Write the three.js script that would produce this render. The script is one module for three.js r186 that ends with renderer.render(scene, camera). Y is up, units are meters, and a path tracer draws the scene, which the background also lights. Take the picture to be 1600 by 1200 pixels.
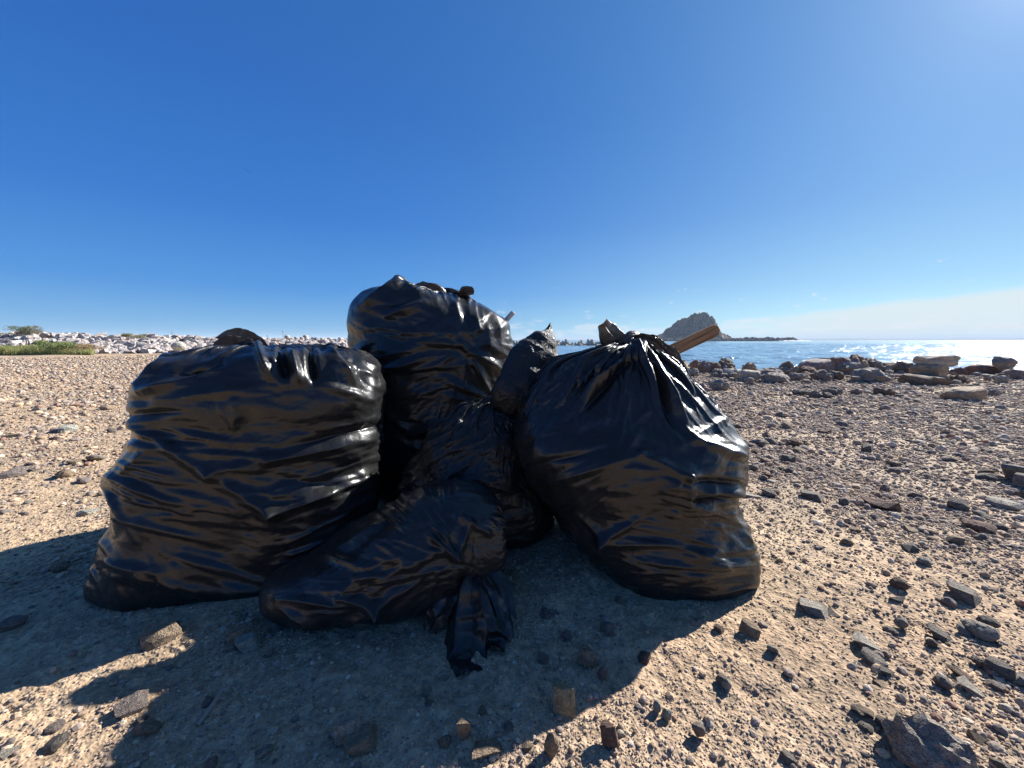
import * as THREE from 'three';
import { mergeGeometries, toCreasedNormals, mergeVertices } from 'three/addons/utils/BufferGeometryUtils.js';
import { ConvexGeometry } from 'three/addons/geometries/ConvexGeometry.js';
import { ImprovedNoise } from 'three/addons/math/ImprovedNoise.js';

// ------------------------------------------------------------------ camera, sky, sun, exposure
const W0 = 1600, H0 = 1200, FPX = 620, CAM_H = 0.65, PITCH = THREE.MathUtils.degToRad(6.35);
const EXPOSURE = 2.1;
const scene = new THREE.Scene();
const camera = new THREE.PerspectiveCamera(2 * Math.atan(H0 / 2 / FPX) * 180 / Math.PI, W0 / H0, 0.05, 60000);
camera.position.set(0, CAM_H, 0);
camera.rotation.x = -PITCH;
const renderer = new THREE.WebGLRenderer({ antialias: true });
renderer.toneMapping = THREE.LinearToneMapping;
renderer.toneMappingExposure = EXPOSURE;
renderer.shadowMap.enabled = true;

const SUN = new THREE.Vector3(0.803, 0.614, -0.597).normalize();
const sun = new THREE.DirectionalLight(new THREE.Color(1.0, 0.965, 0.91), 5);
sun.position.copy(SUN).multiplyScalar(60);
sun.castShadow = true;
sun.shadow.mapSize.set(4096, 4096);
Object.assign(sun.shadow.camera, { left: -14, right: 14, top: 14, bottom: -14, near: 1, far: 140 });
sun.shadow.radius = 1;
scene.add(sun, sun.target);
scene.fog = new THREE.FogExp2(new THREE.Color(0.62, 0.74, 0.86), 0.00016);

// ------------------------------------------------------------------ helpers: random, noise, names
function rng(seed) { let a = seed >>> 0; return () => { a = (a + 0x6d2b79f5) | 0; let t = Math.imul(a ^ (a >>> 15), 1 | a); t = (t + Math.imul(t ^ (t >>> 7), 61 | t)) ^ t; return ((t ^ (t >>> 14)) >>> 0) / 4294967296; }; }
const _n = new ImprovedNoise();
const noise = (x, y, z = 0) => _n.noise(x + 31.7, y + 17.3, z + 11.1);
function fbm(x, y, z, oct = 4, gain = 0.5) { let s = 0, a = 1, f = 1; for (let i = 0; i < oct; i++) { s += a * noise(x * f, y * f, z * f + i * 7.1); a *= gain; f *= 2.03; } return s; }
const clamp = (x, a = 0, b = 1) => Math.min(b, Math.max(a, x));
const lerp = (a, b, t) => a + (b - a) * t;
const sstep = (a, b, x) => { const t = clamp((x - a) / (b - a)); return t * t * (3 - 2 * t); };
const lin = (c) => { c /= 255; return c <= 0.04045 ? c / 12.92 : Math.pow((c + 0.055) / 1.055, 2.4); };
const names = new Map();
function numbered(n) { const k = names.get(n) ?? 0; names.set(n, k + 1); return k ? n + '_' + String(k).padStart(3, '0') : n; }
function shade(o) { o.traverse((m) => { if (m.isMesh) { m.castShadow = true; m.receiveShadow = true; } }); return o; }
function top(o, name, label, category, group, kind) { o.name = numbered(name); Object.assign(o.userData, { label, category }); if (group) o.userData.group = group; if (kind) o.userData.kind = kind; scene.add(o); return shade(o); }
function part(parent, name, geo, mat, label) { const m = new THREE.Mesh(geo, mat); m.name = name; if (label) m.userData.label = label; parent.add(m); return shade(m); }
function structure(name, geo, mat, label) { const m = new THREE.Mesh(geo, mat); m.name = name; m.userData = { kind: 'structure', label }; scene.add(m); return shade(m); }

const CP = Math.cos(PITCH), SP = Math.sin(PITCH);
function ray(px, py) { const a = (px - W0 / 2) / FPX, b = -(py - H0 / 2) / FPX; return new THREE.Vector3(a, b * CP - SP, -b * SP - CP); }
function onGround(px, py, y = 0) { const d = ray(px, py); return new THREE.Vector3(0, CAM_H, 0).addScaledVector(d, (y - CAM_H) / d.y); }
function atZ(px, py, z) { const d = ray(px, py); return new THREE.Vector3(0, CAM_H, 0).addScaledVector(d, z / d.z); }
function project(x, y, z, out) { const dy = y - CAM_H, f = -dy * SP - z * CP, u = dy * CP - z * SP; out[0] = W0 / 2 + FPX * x / f; out[1] = H0 / 2 - FPX * u / f; return out; }

// ------------------------------------------------------------------ sky
{
  const W = 3072, H = 1536, d = new Float32Array(W * H * 4);
  const table = [[-90, 62, 92, 128], [-0.5, 132, 186, 220], [0, 132, 186, 222], [1.7, 112, 175, 224], [6.3, 74, 146, 220], [15, 49, 118, 204], [27, 36, 100, 186], [38, 34, 92, 174], [60, 42, 80, 142], [90, 44, 70, 118]].map(([e, r, g, b]) => [e, lin(r), lin(g), lin(b)]);
  for (let j = 0; j < H; j++) {
    const el = ((j + 0.5) / H - 0.5) * 180, y = Math.sin(el * Math.PI / 180), c = Math.cos(el * Math.PI / 180);
    let k = 0; while (k < table.length - 2 && el > table[k + 1][0]) k++;
    const A = table[k], B = table[k + 1], t = clamp((el - A[0]) / (B[0] - A[0]));
    for (let i = 0; i < W; i++) {
      const az = ((i + 0.5) / W - 0.5) * 2 * Math.PI, x = c * Math.cos(az), z = c * Math.sin(az);
      let r = lerp(A[1], B[1], t), g = lerp(A[2], B[2], t), b = lerp(A[3], B[3], t);
      const cs = x * SUN.x + y * SUN.y + z * SUN.z, ga = Math.acos(clamp(cs, -1, 1));
      // the bright air round the sun, and the paler air low down on the sun's side
      const near = 6 * Math.exp(-ga / 0.022), mid = 0.36 * Math.exp(-ga / 0.16), wide = 0.36 * Math.exp(-ga / 0.5);
      const flat = Math.max(0, (x * SUN.x + z * SUN.z) / (Math.hypot(x, z) * Math.hypot(SUN.x, SUN.z) + 1e-6));
      const low = 0.55 * Math.exp(-Math.max(0, el) / 9) * Math.pow(flat, 3);
      r += near + mid + wide * 0.3 + low; g += near + mid * 0.7 + wide * 0.82 + low * 1.1; b += near + mid * 0.3 + wide * 1.1 + low * 0.5;
      if (el > -0.5 && el < 16) {
        const deg = az * 180 / Math.PI;
        // low heaps of cloud along the horizon
        let m = fbm(deg * 0.32, el * 1.5, 3.3, 5, 0.55) + 0.25 - Math.abs(el - 1.3) * 0.30;
        const side = sstep(-99, -88, deg);
        let w = 0.5 * sstep(0.05, 0.5, m) * sstep(0, 0.4, el) * side;
        // a few small puffs higher up
        const p = fbm(deg * 0.42 + 40, el * 1.3, 8.8, 4, 0.5) - 0.56 - Math.abs(el - 4.2) * 0.05;
        w = Math.max(w, 0.6 * side * sstep(0, 0.2, p));
        // a thin veil lying towards the sun
        const topv = 3.3 + 0.085 * clamp(deg + 56, -12, 50) + 0.45 * noise(deg * 0.11, 4.4, 0) + 0.15 * noise(deg * 0.4, 2.2, 0);
        const v = sstep(topv, topv - 0.9, el) * sstep(-70, -48, deg) * sstep(36, -10, deg) * (0.93 + 0.08 * fbm(deg * 0.12, el * 1.6, 1.2, 4));
        r = lerp(r, lin(226), v); g = lerp(g, lin(239), v); b = lerp(b, lin(243), v);
        const q = lin(240);
        r = lerp(r, Math.max(r, q), w); g = lerp(g, Math.max(g, q * 1.02), w); b = lerp(b, Math.max(b, q * 1.03), w);
      }
      const o = (j * W + i) * 4; d[o] = r / EXPOSURE; d[o + 1] = g / EXPOSURE; d[o + 2] = b / EXPOSURE; d[o + 3] = 1;
    }
  }
  const t = new THREE.DataTexture(d, W, H, THREE.RGBAFormat, THREE.FloatType);
  t.mapping = THREE.EquirectangularReflectionMapping; t.magFilter = THREE.LinearFilter; t.colorSpace = THREE.LinearSRGBColorSpace; t.needsUpdate = true;
  scene.background = t; scene.environment = t;
}

// ------------------------------------------------------------------ textures
function tex(size, fill, srgb) {
  const d = new Uint8Array(size * size * 4);
  const c = [0, 0, 0];
  for (let j = 0; j < size; j++) for (let i = 0; i < size; i++) { fill(i / size, j / size, c, i, j); const o = (j * size + i) * 4; d[o] = clamp(c[0]) * 255; d[o + 1] = clamp(c[1]) * 255; d[o + 2] = clamp(c[2]) * 255; d[o + 3] = 255; }
  const t = new THREE.DataTexture(d, size, size, THREE.RGBAFormat);
  t.wrapS = t.wrapT = THREE.RepeatWrapping; t.magFilter = THREE.LinearFilter; t.minFilter = THREE.LinearMipmapLinearFilter;
  if (srgb) t.colorSpace = THREE.SRGBColorSpace;
  t.needsUpdate = true; return t;
}
// value noise that tiles: cells per side n
function tileNoise(n, seed) {
  const r = rng(seed), g = new Float32Array(n * n); for (let i = 0; i < g.length; i++) g[i] = r();
  return (u, v) => { const x = (u - Math.floor(u)) * n, y = (v - Math.floor(v)) * n, i = Math.floor(x) % n, j = Math.floor(y) % n; let a = x - Math.floor(x), b = y - Math.floor(y); a = a * a * (3 - 2 * a); b = b * b * (3 - 2 * b); const i1 = (i + 1) % n, j1 = (j + 1) % n; return lerp(lerp(g[j * n + i], g[j * n + i1], a), lerp(g[j1 * n + i], g[j1 * n + i1], a), b); };
}
function tileFbm(n, oct, seed, gain = 0.5) { const f = []; for (let i = 0; i < oct; i++) f.push(tileNoise(n << i, seed + i * 13)); return (u, v) => { let s = 0, a = 1, t = 0; for (const h of f) { s += a * h(u, v); t += a; a *= gain; } return s / t; }; }
const rep = (t, s) => { const c = t.clone(); c.repeat.set(s, s); c.needsUpdate = true; return c; };

const soil = (() => {
  const big = tileFbm(6, 5, 11), fine = tileFbm(96, 4, 22, 0.7), spec = tileNoise(640, 33), spec2 = tileNoise(330, 35);
  const height = new Float32Array(1024 * 1024);
  const map = tex(1024, (u, v, c, i, j) => {
    const b = big(u, v), f = fine(u, v), s = spec(u, v), s2 = spec2(u, v);
    const k = 0.62 + 0.34 * (b - 0.5) + 0.55 * (f - 0.5), peb = sstep(0.72, 0.86, s2), grit = sstep(0.76, 0.9, s);
    height[j * 1024 + i] = 0.62 * f + 0.15 * b + 0.2 * s2 * s2 + 0.12 * s * s + 0.0 * grit;
    const g = 0.55 + 0.35 * (spec(u + 0.37, v + 0.11) - 0.5);
    c[0] = lerp(0.80 * k + 0.18, g + 0.16, 0.7 * peb); c[1] = lerp(0.745 * k + 0.165, g + 0.13, 0.7 * peb); c[2] = lerp(0.675 * k + 0.15, g + 0.09, 0.7 * peb);
  }, true);
  const bump = tex(1024, (u, v, c, i, j) => { c[0] = c[1] = c[2] = height[j * 1024 + i]; });
  return { map, bump };
})();
const stoneTex = (() => {
  const a = tileFbm(8, 6, 51, 0.62), b = tileFbm(30, 4, 55, 0.65), sp = tileNoise(200, 57);
  const map = tex(512, (u, v, c) => { const k = 0.78 + 0.5 * (a(u, v) - 0.5) + 0.3 * (b(u, v) - 0.5) - 0.14 * sstep(0.82, 0.95, sp(u, v)); c[0] = k * 1.01; c[1] = k; c[2] = k * 0.985; }, true);
  const bump = tex(512, (u, v, c) => { c[0] = c[1] = c[2] = 0.6 * a(u, v) + 0.4 * b(u, v); });
  return { map, bump };
})();
const film = (() => {                                     // the fine crinkle of plastic film
  const a = tileFbm(20, 4, 71, 0.55), b = tileFbm(9, 4, 73, 0.5), w = tileFbm(7, 3, 79);
  return tex(1024, (u, v, c) => {
    const x = u + 0.03 * (w(u, v) - 0.5), y = v + 0.03 * (w(v, u) - 0.5);
    const r = 1 - Math.abs(2 * a(x, y) - 1) * 2.2, q = 1 - Math.abs(2 * b(x * 2, y) - 1) * 2.4;
    c[0] = c[1] = c[2] = 0.5 * clamp(r) + 0.5 * clamp(q);
  });
})();

// ------------------------------------------------------------------ land, sea and what stands far off
const SHORE = [[120, 40], [30, 4], [14, -7.2], [8, -8.9], [4, -10], [2.2, -10.6], [0.4, -17], [-2, -52], [-60, -110], [-400, -330]];
function inland(x, z) {                                    // metres from the water's edge, positive on land
  let best = 1e9, sgn = 1;
  for (let i = 0; i < SHORE.length - 1; i++) {
    const [ax, az] = SHORE[i], [bx, bz] = SHORE[i + 1], dx = bx - ax, dz = bz - az, t = clamp(((x - ax) * dx + (z - az) * dz) / (dx * dx + dz * dz));
    const d = Math.hypot(x - ax - t * dx, z - az - t * dz);
    if (d < best) { best = d; sgn = (dx * (z - az) - dz * (x - ax)) < 0 ? 1 : -1; }
  }
  return best * sgn;
}
function groundBase(x, z) {
  const r = Math.hypot(x, z), far = sstep(5, 14, r);
  let y = 0.016 * fbm(x * 0.9, z * 0.9, 0.3, 3) * (1 + far) - 0.0;
  const e = inland(x, z);
  if (e < 1.5) y -= 2.2 * sstep(1.5, -5, e);
  return y;
}
function ruts(x, z) {                                      // the print of a tyre in the dirt, lower left
  const dx = x + 0.80, dz = z + 0.70, s = dx * 0.80 - dz * 0.60, t = dx * 0.60 + dz * 0.80;
  if (Math.abs(t) > 0.05 || Math.abs(s) > 0.55) return 0;
  return -0.004 * sstep(0.05, 0.03, Math.abs(t)) * (0.5 + 0.5 * Math.sign(Math.sin((s + Math.abs(t) * 0.8) * 2 * Math.PI / 0.022))) * sstep(0.55, 0.3, Math.abs(s)) * sstep(-0.1, 0.2, noise(x * 6, z * 6, 9));
}
function groundY(x, z) {
  const r = Math.hypot(x, z);
  let y = groundBase(x, z);
  if (r < 14) y += sstep(14, 7, r) * (0.006 * fbm(x * 5, z * 5, 2.2, 3) + 0.0055 * fbm(x * 21, z * 21, 5.5, 3, 0.6)) + ruts(x, z) + (r < 4 ? 0.0016 * noise(x * 150, z * 150, 1) : 0);
  return y;
}
const gravelAt = (x, z) => clamp(0.58 + 0.36 * sstep(-0.2, 1.2, x) + 0.5 * fbm(x * 0.55, z * 0.8, 4.1, 3) - 0.25 * sstep(-0.3, -1.4, x) * sstep(-2.5, -1.0, z));
{
  const ang = [], NF = 420, NB = 44, half = 1.08;
  for (let i = 0; i <= NF; i++) ang.push(-half + 2 * half * i / NF);
  for (let i = 1; i < NB; i++) ang.push(half + (2 * Math.PI - 2 * half) * i / NB);
  const rad = [0.03, 0.15]; let r = 0.3; while (r < 4000) { rad.push(r); r *= r < 3 ? 1.0085 : r < 14 ? 1.012 : r < 60 ? 1.04 : 1.25; }
  const NA = ang.length, pos = [], uv = [], col = [], idx = [];
  const sand = [1.0, 0.83, 0.62], grey = [0.86, 0.76, 0.64], red = [0.92, 0.70, 0.52], c = [0, 0, 0];
  for (const q of rad) for (const a of ang) {
    const x = q * Math.sin(a), z = -q * Math.cos(a);
    pos.push(x, groundY(x, z), z); uv.push(x / 1.3, z / 1.3);
    const g = gravelAt(x, z), rr = sstep(0.12, 0.5, fbm(x * 0.35 + 5, z * 1.1, 6.6, 3) - 0.02), m = 1 + 0.18 * fbm(x * 1.7, z * 1.7, 7.7, 3);
    for (let k = 0; k < 3; k++) { c[k] = lerp(lerp(sand[k], red[k], 0.6 * rr), grey[k], 0.85 * sstep(0.35, 1, g)) * m; col.push(c[k]); }
  }
  for (let j = 0; j < rad.length - 1; j++) for (let i = 0; i < NA; i++) { const a = j * NA + i, b = j * NA + (i + 1) % NA; idx.push(a, b, a + NA, b, b + NA, a + NA); }
  const g = new THREE.BufferGeometry();
  g.setAttribute('position', new THREE.Float32BufferAttribute(pos, 3)); g.setAttribute('uv', new THREE.Float32BufferAttribute(uv, 2)); g.setAttribute('color', new THREE.Float32BufferAttribute(col, 3));
  g.setIndex(idx); g.computeVertexNormals();
  structure('ground', g, new THREE.MeshStandardMaterial({ vertexColors: true, map: soil.map, bumpMap: soil.bump, bumpScale: 0.009, roughness: 0.95 }), 'dry stony dirt and gravel of the shore');
}
const SEA_Y = -1.1;
{
  const rip = (() => {
    const n = [], r = rng(5); for (let k = 0; k < 46; k++) { const L = 1 + Math.floor(Math.pow(r(), 1.4) * 30), a = 0.6 + (r() - 0.5) * 1.9; let fx = Math.round(L * Math.cos(a)), fy = Math.round(L * Math.sin(a)); if (!fx && !fy) fx = 1; n.push([fx, fy, r() * 6.28, 1 / Math.pow(Math.hypot(fx, fy), 0.95)]); }
    return tex(512, (u, v, c) => { let s = 0; for (const [fx, fy, p, a] of n) { const w = Math.sin(2 * Math.PI * (fx * u + fy * v) + p); s += a * (1 - 2 * Math.sqrt(Math.abs(w) + 0.02)); } c[0] = c[1] = c[2] = 0.62 + 0.12 * s; });
  })();
  const wv = (() => { const r = rng(9), w = []; for (let k = 0; k < 26; k++) { const L = 0.55 + 5.2 * Math.pow(r(), 1.6), a = 2.2 + (r() - 0.5) * 1.7, kk = 2 * Math.PI / L; w.push([kk * Math.cos(a), kk * Math.sin(a), r() * 6.28, 0.052 / kk]); } return w; })();
  const wave = (x, z) => { let s = 0; for (const [a, c, p, h] of wv) { const q = Math.sin(a * x + c * z + p); s += h * (q + 0.25 * q * q); } return s * (0.65 + 0.5 * noise(x * 0.05, z * 0.05, 3)); };
  const pos = [], uv = [], idx = [], rad = []; let r = 5; while (r < 52000) { rad.push(r); r *= r < 14 ? 1.1 : r < 220 ? 1.0062 : r < 700 ? 1.02 : 1.3; } const NA = 560;
  for (const q of rad) for (let i = 0; i <= NA; i++) { const a = -0.15 + 1.2 * i / NA, x = q * Math.sin(a), z = -q * Math.cos(a); pos.push(x, SEA_Y + (q > 10 ? wave(x, z) * sstep(700, 200, q) : 0), z); uv.push(x / 7, z / 7); }
  for (let j = 0; j < rad.length - 1; j++) for (let i = 0; i < NA; i++) { const a = j * (NA + 1) + i; idx.push(a, a + 1, a + NA + 1, a + 1, a + NA + 2, a + NA + 1); }
  const g = new THREE.BufferGeometry(); g.setAttribute('position', new THREE.Float32BufferAttribute(pos, 3)); g.setAttribute('uv', new THREE.Float32BufferAttribute(uv, 2)); g.setIndex(idx); g.computeVertexNormals();
  structure('sea', g, new THREE.MeshPhysicalMaterial({ color: new THREE.Color(0.19, 0.31, 0.40), roughness: 0.15, ior: 1.33, bumpMap: rip, bumpScale: 0.27 }), 'blue rippled sea glittering below the sun');
}

// ------------------------------------------------------------------ stones
function boxUV(g, s = 1) {                                  // uv in metres from the side each face looks to
  const p = g.attributes.position, n = p.count, uv = new Float32Array(n * 2), a = new THREE.Vector3(), b = new THREE.Vector3(), c = new THREE.Vector3();
  for (let i = 0; i < n; i += 3) {
    a.fromBufferAttribute(p, i); b.fromBufferAttribute(p, i + 1).sub(a); c.fromBufferAttribute(p, i + 2).sub(a); b.cross(c);
    const x = Math.abs(b.x), y = Math.abs(b.y), z = Math.abs(b.z);
    for (let k = 0; k < 3; k++) { a.fromBufferAttribute(p, i + k); const [u, v] = x > y && x > z ? [a.z, a.y] : y > z ? [a.x, a.z] : [a.x, a.y]; uv[(i + k) * 2] = u * s; uv[(i + k) * 2 + 1] = v * s; }
  }
  g.setAttribute('uv', new THREE.BufferAttribute(uv, 2)); return g;
}
function rockGeo(seed, detail, { round = 0.25, cuts = 13, rough = 0.05, box = 0 } = {}) {   // unit size, about 1 across
  const r = rng(seed), planes = [];
  if (box) for (const [x, y, z] of [[1, 0, 0], [-1, 0, 0], [0, 1, 0], [0, -1, 0], [0, 0, 1], [0, 0, -1]]) planes.push([new THREE.Vector3(x + (r() - .5) * .3, y + (r() - .5) * .3, z + (r() - .5) * .3).normalize(), 0.36 + 0.08 * r()]);
  for (let i = 0; i < cuts; i++) planes.push([new THREE.Vector3(r() * 2 - 1, r() * 2 - 1, r() * 2 - 1).normalize(), (box ? 0.44 : 0.36) + 0.13 * r()]);
  const g = new THREE.IcosahedronGeometry(1, detail), p = g.attributes.position, d = new THREE.Vector3();
  for (let i = 0; i < p.count; i++) {
    d.fromBufferAttribute(p, i).normalize();
    let R = 0.56; for (const [n, k] of planes) { const q = n.dot(d); if (q > 0.05) R = Math.min(R, k / q); }
    R = lerp(R, 0.45, round) * (1 + rough * fbm(d.x * 2.2 + seed, d.y * 2.2, d.z * 2.2, 3) + rough * 0.45 * fbm(d.x * 7 + seed, d.y * 7, d.z * 7, 2));
    p.setXYZ(i, d.x * R, d.y * R, d.z * R);
  }
  return boxUV(toCreasedNormals(g.index ? g.toNonIndexed() : g, 0.32), 1);
}
function blockGeo(seed, n = 14) {                           // a split block: the hull of a few points near a box
  const r = rng(seed), p = []; for (let i = 0; i < n; i++) { const v = new THREE.Vector3(r() - 0.5, r() - 0.5, r() - 0.5), m = Math.max(Math.abs(v.x), Math.abs(v.y), Math.abs(v.z)); p.push(v.multiplyScalar((0.42 + 0.1 * r()) / m)); }
  const g = new ConvexGeometry(p); return boxUV(g.index ? g.toNonIndexed() : g, 1);
}
const STONES = [0, 1, 2, 3, 4, 5, 6, 7].map((k) => rockGeo(100 + k * 7, 3, { round: [0.05, 0.25, 0.1, 0.3, 0, 0.15, 0.05, 0.2][k], cuts: 10 + k, rough: 0.08 }));
const CHIPS = [0, 1, 2, 3, 4, 5, 6, 7].map((k) => blockGeo(1200 + k * 11, 13 + k));
const PEBBLES = [0, 1, 2, 3, 4, 5].map((k) => rockGeo(300 + k * 5, 1, { round: [0.05, 0.25, 0.1, 0.3, 0, 0.15][k], cuts: 9, rough: 0.1 }));
const BOULDERS = [0, 1, 2, 3, 4, 5].map((k) => rockGeo(500 + k * 9, 5, { round: [0.1, 0.25, 0.08, 0.2, 0.05, 0.15][k], cuts: 11, rough: 0.2 }));
const SLABS = [0, 1, 2].map((k) => rockGeo(700 + k * 9, 5, { round: 0.04, cuts: 5, rough: 0.06, box: 1 }));
const stoneMat = (r, g, b, scale = 1, bump = 0.02) => new THREE.MeshStandardMaterial({ color: new THREE.Color(r, g, b), map: stoneTex.map, bumpMap: stoneTex.bump, bumpScale: bump, roughness: 0.9 });
const TONE = {
  'pale grey': stoneMat(0.670, 0.602, 0.504), 'grey': stoneMat(0.47, 0.405, 0.345), 'dark grey': stoneMat(0.36, 0.31, 0.265), 'reddish brown': stoneMat(0.362, 0.224, 0.168),
  'tan': stoneMat(0.616, 0.461, 0.312), 'mauve grey': stoneMat(0.44, 0.36, 0.32), 'yellowish': stoneMat(0.737, 0.576, 0.336), 'whitish': stoneMat(0.800, 0.794, 0.672), 'brown': stoneMat(0.362, 0.262, 0.186),
};
// a stone that covers w x h pixels of the photograph round (px, py), resting on the ground
function stoneAt(px, py, w, h, tone, shape, label, { turn, lib = shape % 2 ? STONES : CHIPS, tilt = 0, cat = 'stone', name = 'stone', sink = 0.16, z, deep = 0.85, group } = {}) {
  const r = rng(Math.round(px * 31 + py * 17)), base = z ? atZ(px, py + h * 0.45, z) : onGround(px, py + h * 0.45), f = ((CAM_H - base.y) * SP - base.z * CP) / FPX, slope = CAM_H / Math.hypot(base.x, CAM_H, base.z);
  const m = new THREE.Mesh(lib[shape % lib.length], TONE[tone]);
  const sx = w * f, sz = sx * deep, big = lib === BOULDERS || lib === SLABS, sy = Math.max(sx * 0.3, (h * f - (z ? 0.2 : 0.5) * sz * slope) / Math.sqrt(1 - slope * slope) * (1 + sink));
  m.scale.set(sx, sy, sz).multiplyScalar(big ? 1.1 : 0.92);
  const away = new THREE.Vector3(base.x, 0, base.z).normalize();
  m.position.set(base.x + away.x * sz * 0.4, (z ? base.y : groundBase(base.x, base.z)) + sy * (0.5 - sink), base.z + away.z * sz * 0.4);
  m.rotation.set((r() - 0.5) * 0.2, turn ?? Math.atan2(-base.x, -base.z), tilt, 'YXZ');
  return top(m, name, label, cat, group);
}
// ------------------------------------------------------------------ bags: film laid over lumpy contents, slack taken up by a cloth solver
const V = (a) => new THREE.Vector3(...a);
function spline(keys, t) {                                   // keys: arrays of equal length, t in 0..1 over them
  const n = keys.length - 1, x = clamp(t) * n, i = Math.min(n - 1, Math.floor(x)), u = x - i, K = (j) => keys[clamp(j, 0, n)], out = [];
  for (let k = 0; k < keys[0].length; k++) { const a = K(i - 1)[k], b = K(i)[k], c = K(i + 1)[k], d = K(i + 2)[k], m0 = (c - a) / 2, m1 = (d - b) / 2; out.push((2 * u ** 3 - 3 * u * u + 1) * b + (u ** 3 - 2 * u * u + u) * m0 + (-2 * u ** 3 + 3 * u * u) * c + (u ** 3 - u * u) * m1); }
  return out;
}
// sections: [cx, cy, cz,  Xx, Xy, Xz,  Yx, Yy, Yz,  power]; each is a rounded oblong round its centre
function loftPoint(keys, T, u, out) {
  const s = spline(keys, T), p = s[9], th = u * 2 * Math.PI, c = Math.cos(th), q = Math.sin(th), R = Math.pow(Math.pow(Math.abs(c), p) + Math.pow(Math.abs(q), p), -1 / p);
  out[0] = s[0] + R * (c * s[3] + q * s[6]); out[1] = s[1] + R * (c * s[4] + q * s[7]); out[2] = s[2] + R * (c * s[5] + q * s[8]); return out;
}
function upright(rows, C, yaw, tilt = 0) {                    // rows: [y, xl, xr, half depth, power, z shift] with x in the world, read across the middle of the bag
  const ca = Math.cos(yaw), sa = Math.sin(yaw);
  return rows.map(([y, xl, xr, b, p = 2.4, dz = 0]) => { const a = (xr - xl) / 2 / ca, mx = (xl + xr) / 2, o = (mx - C[0]) / ca; return [mx, y, C[1] - o * sa + dz, a * ca, a * tilt * sstep(0.25, 0.7, y), -a * sa, b * sa, 0, b * ca, p]; });
}
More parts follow.
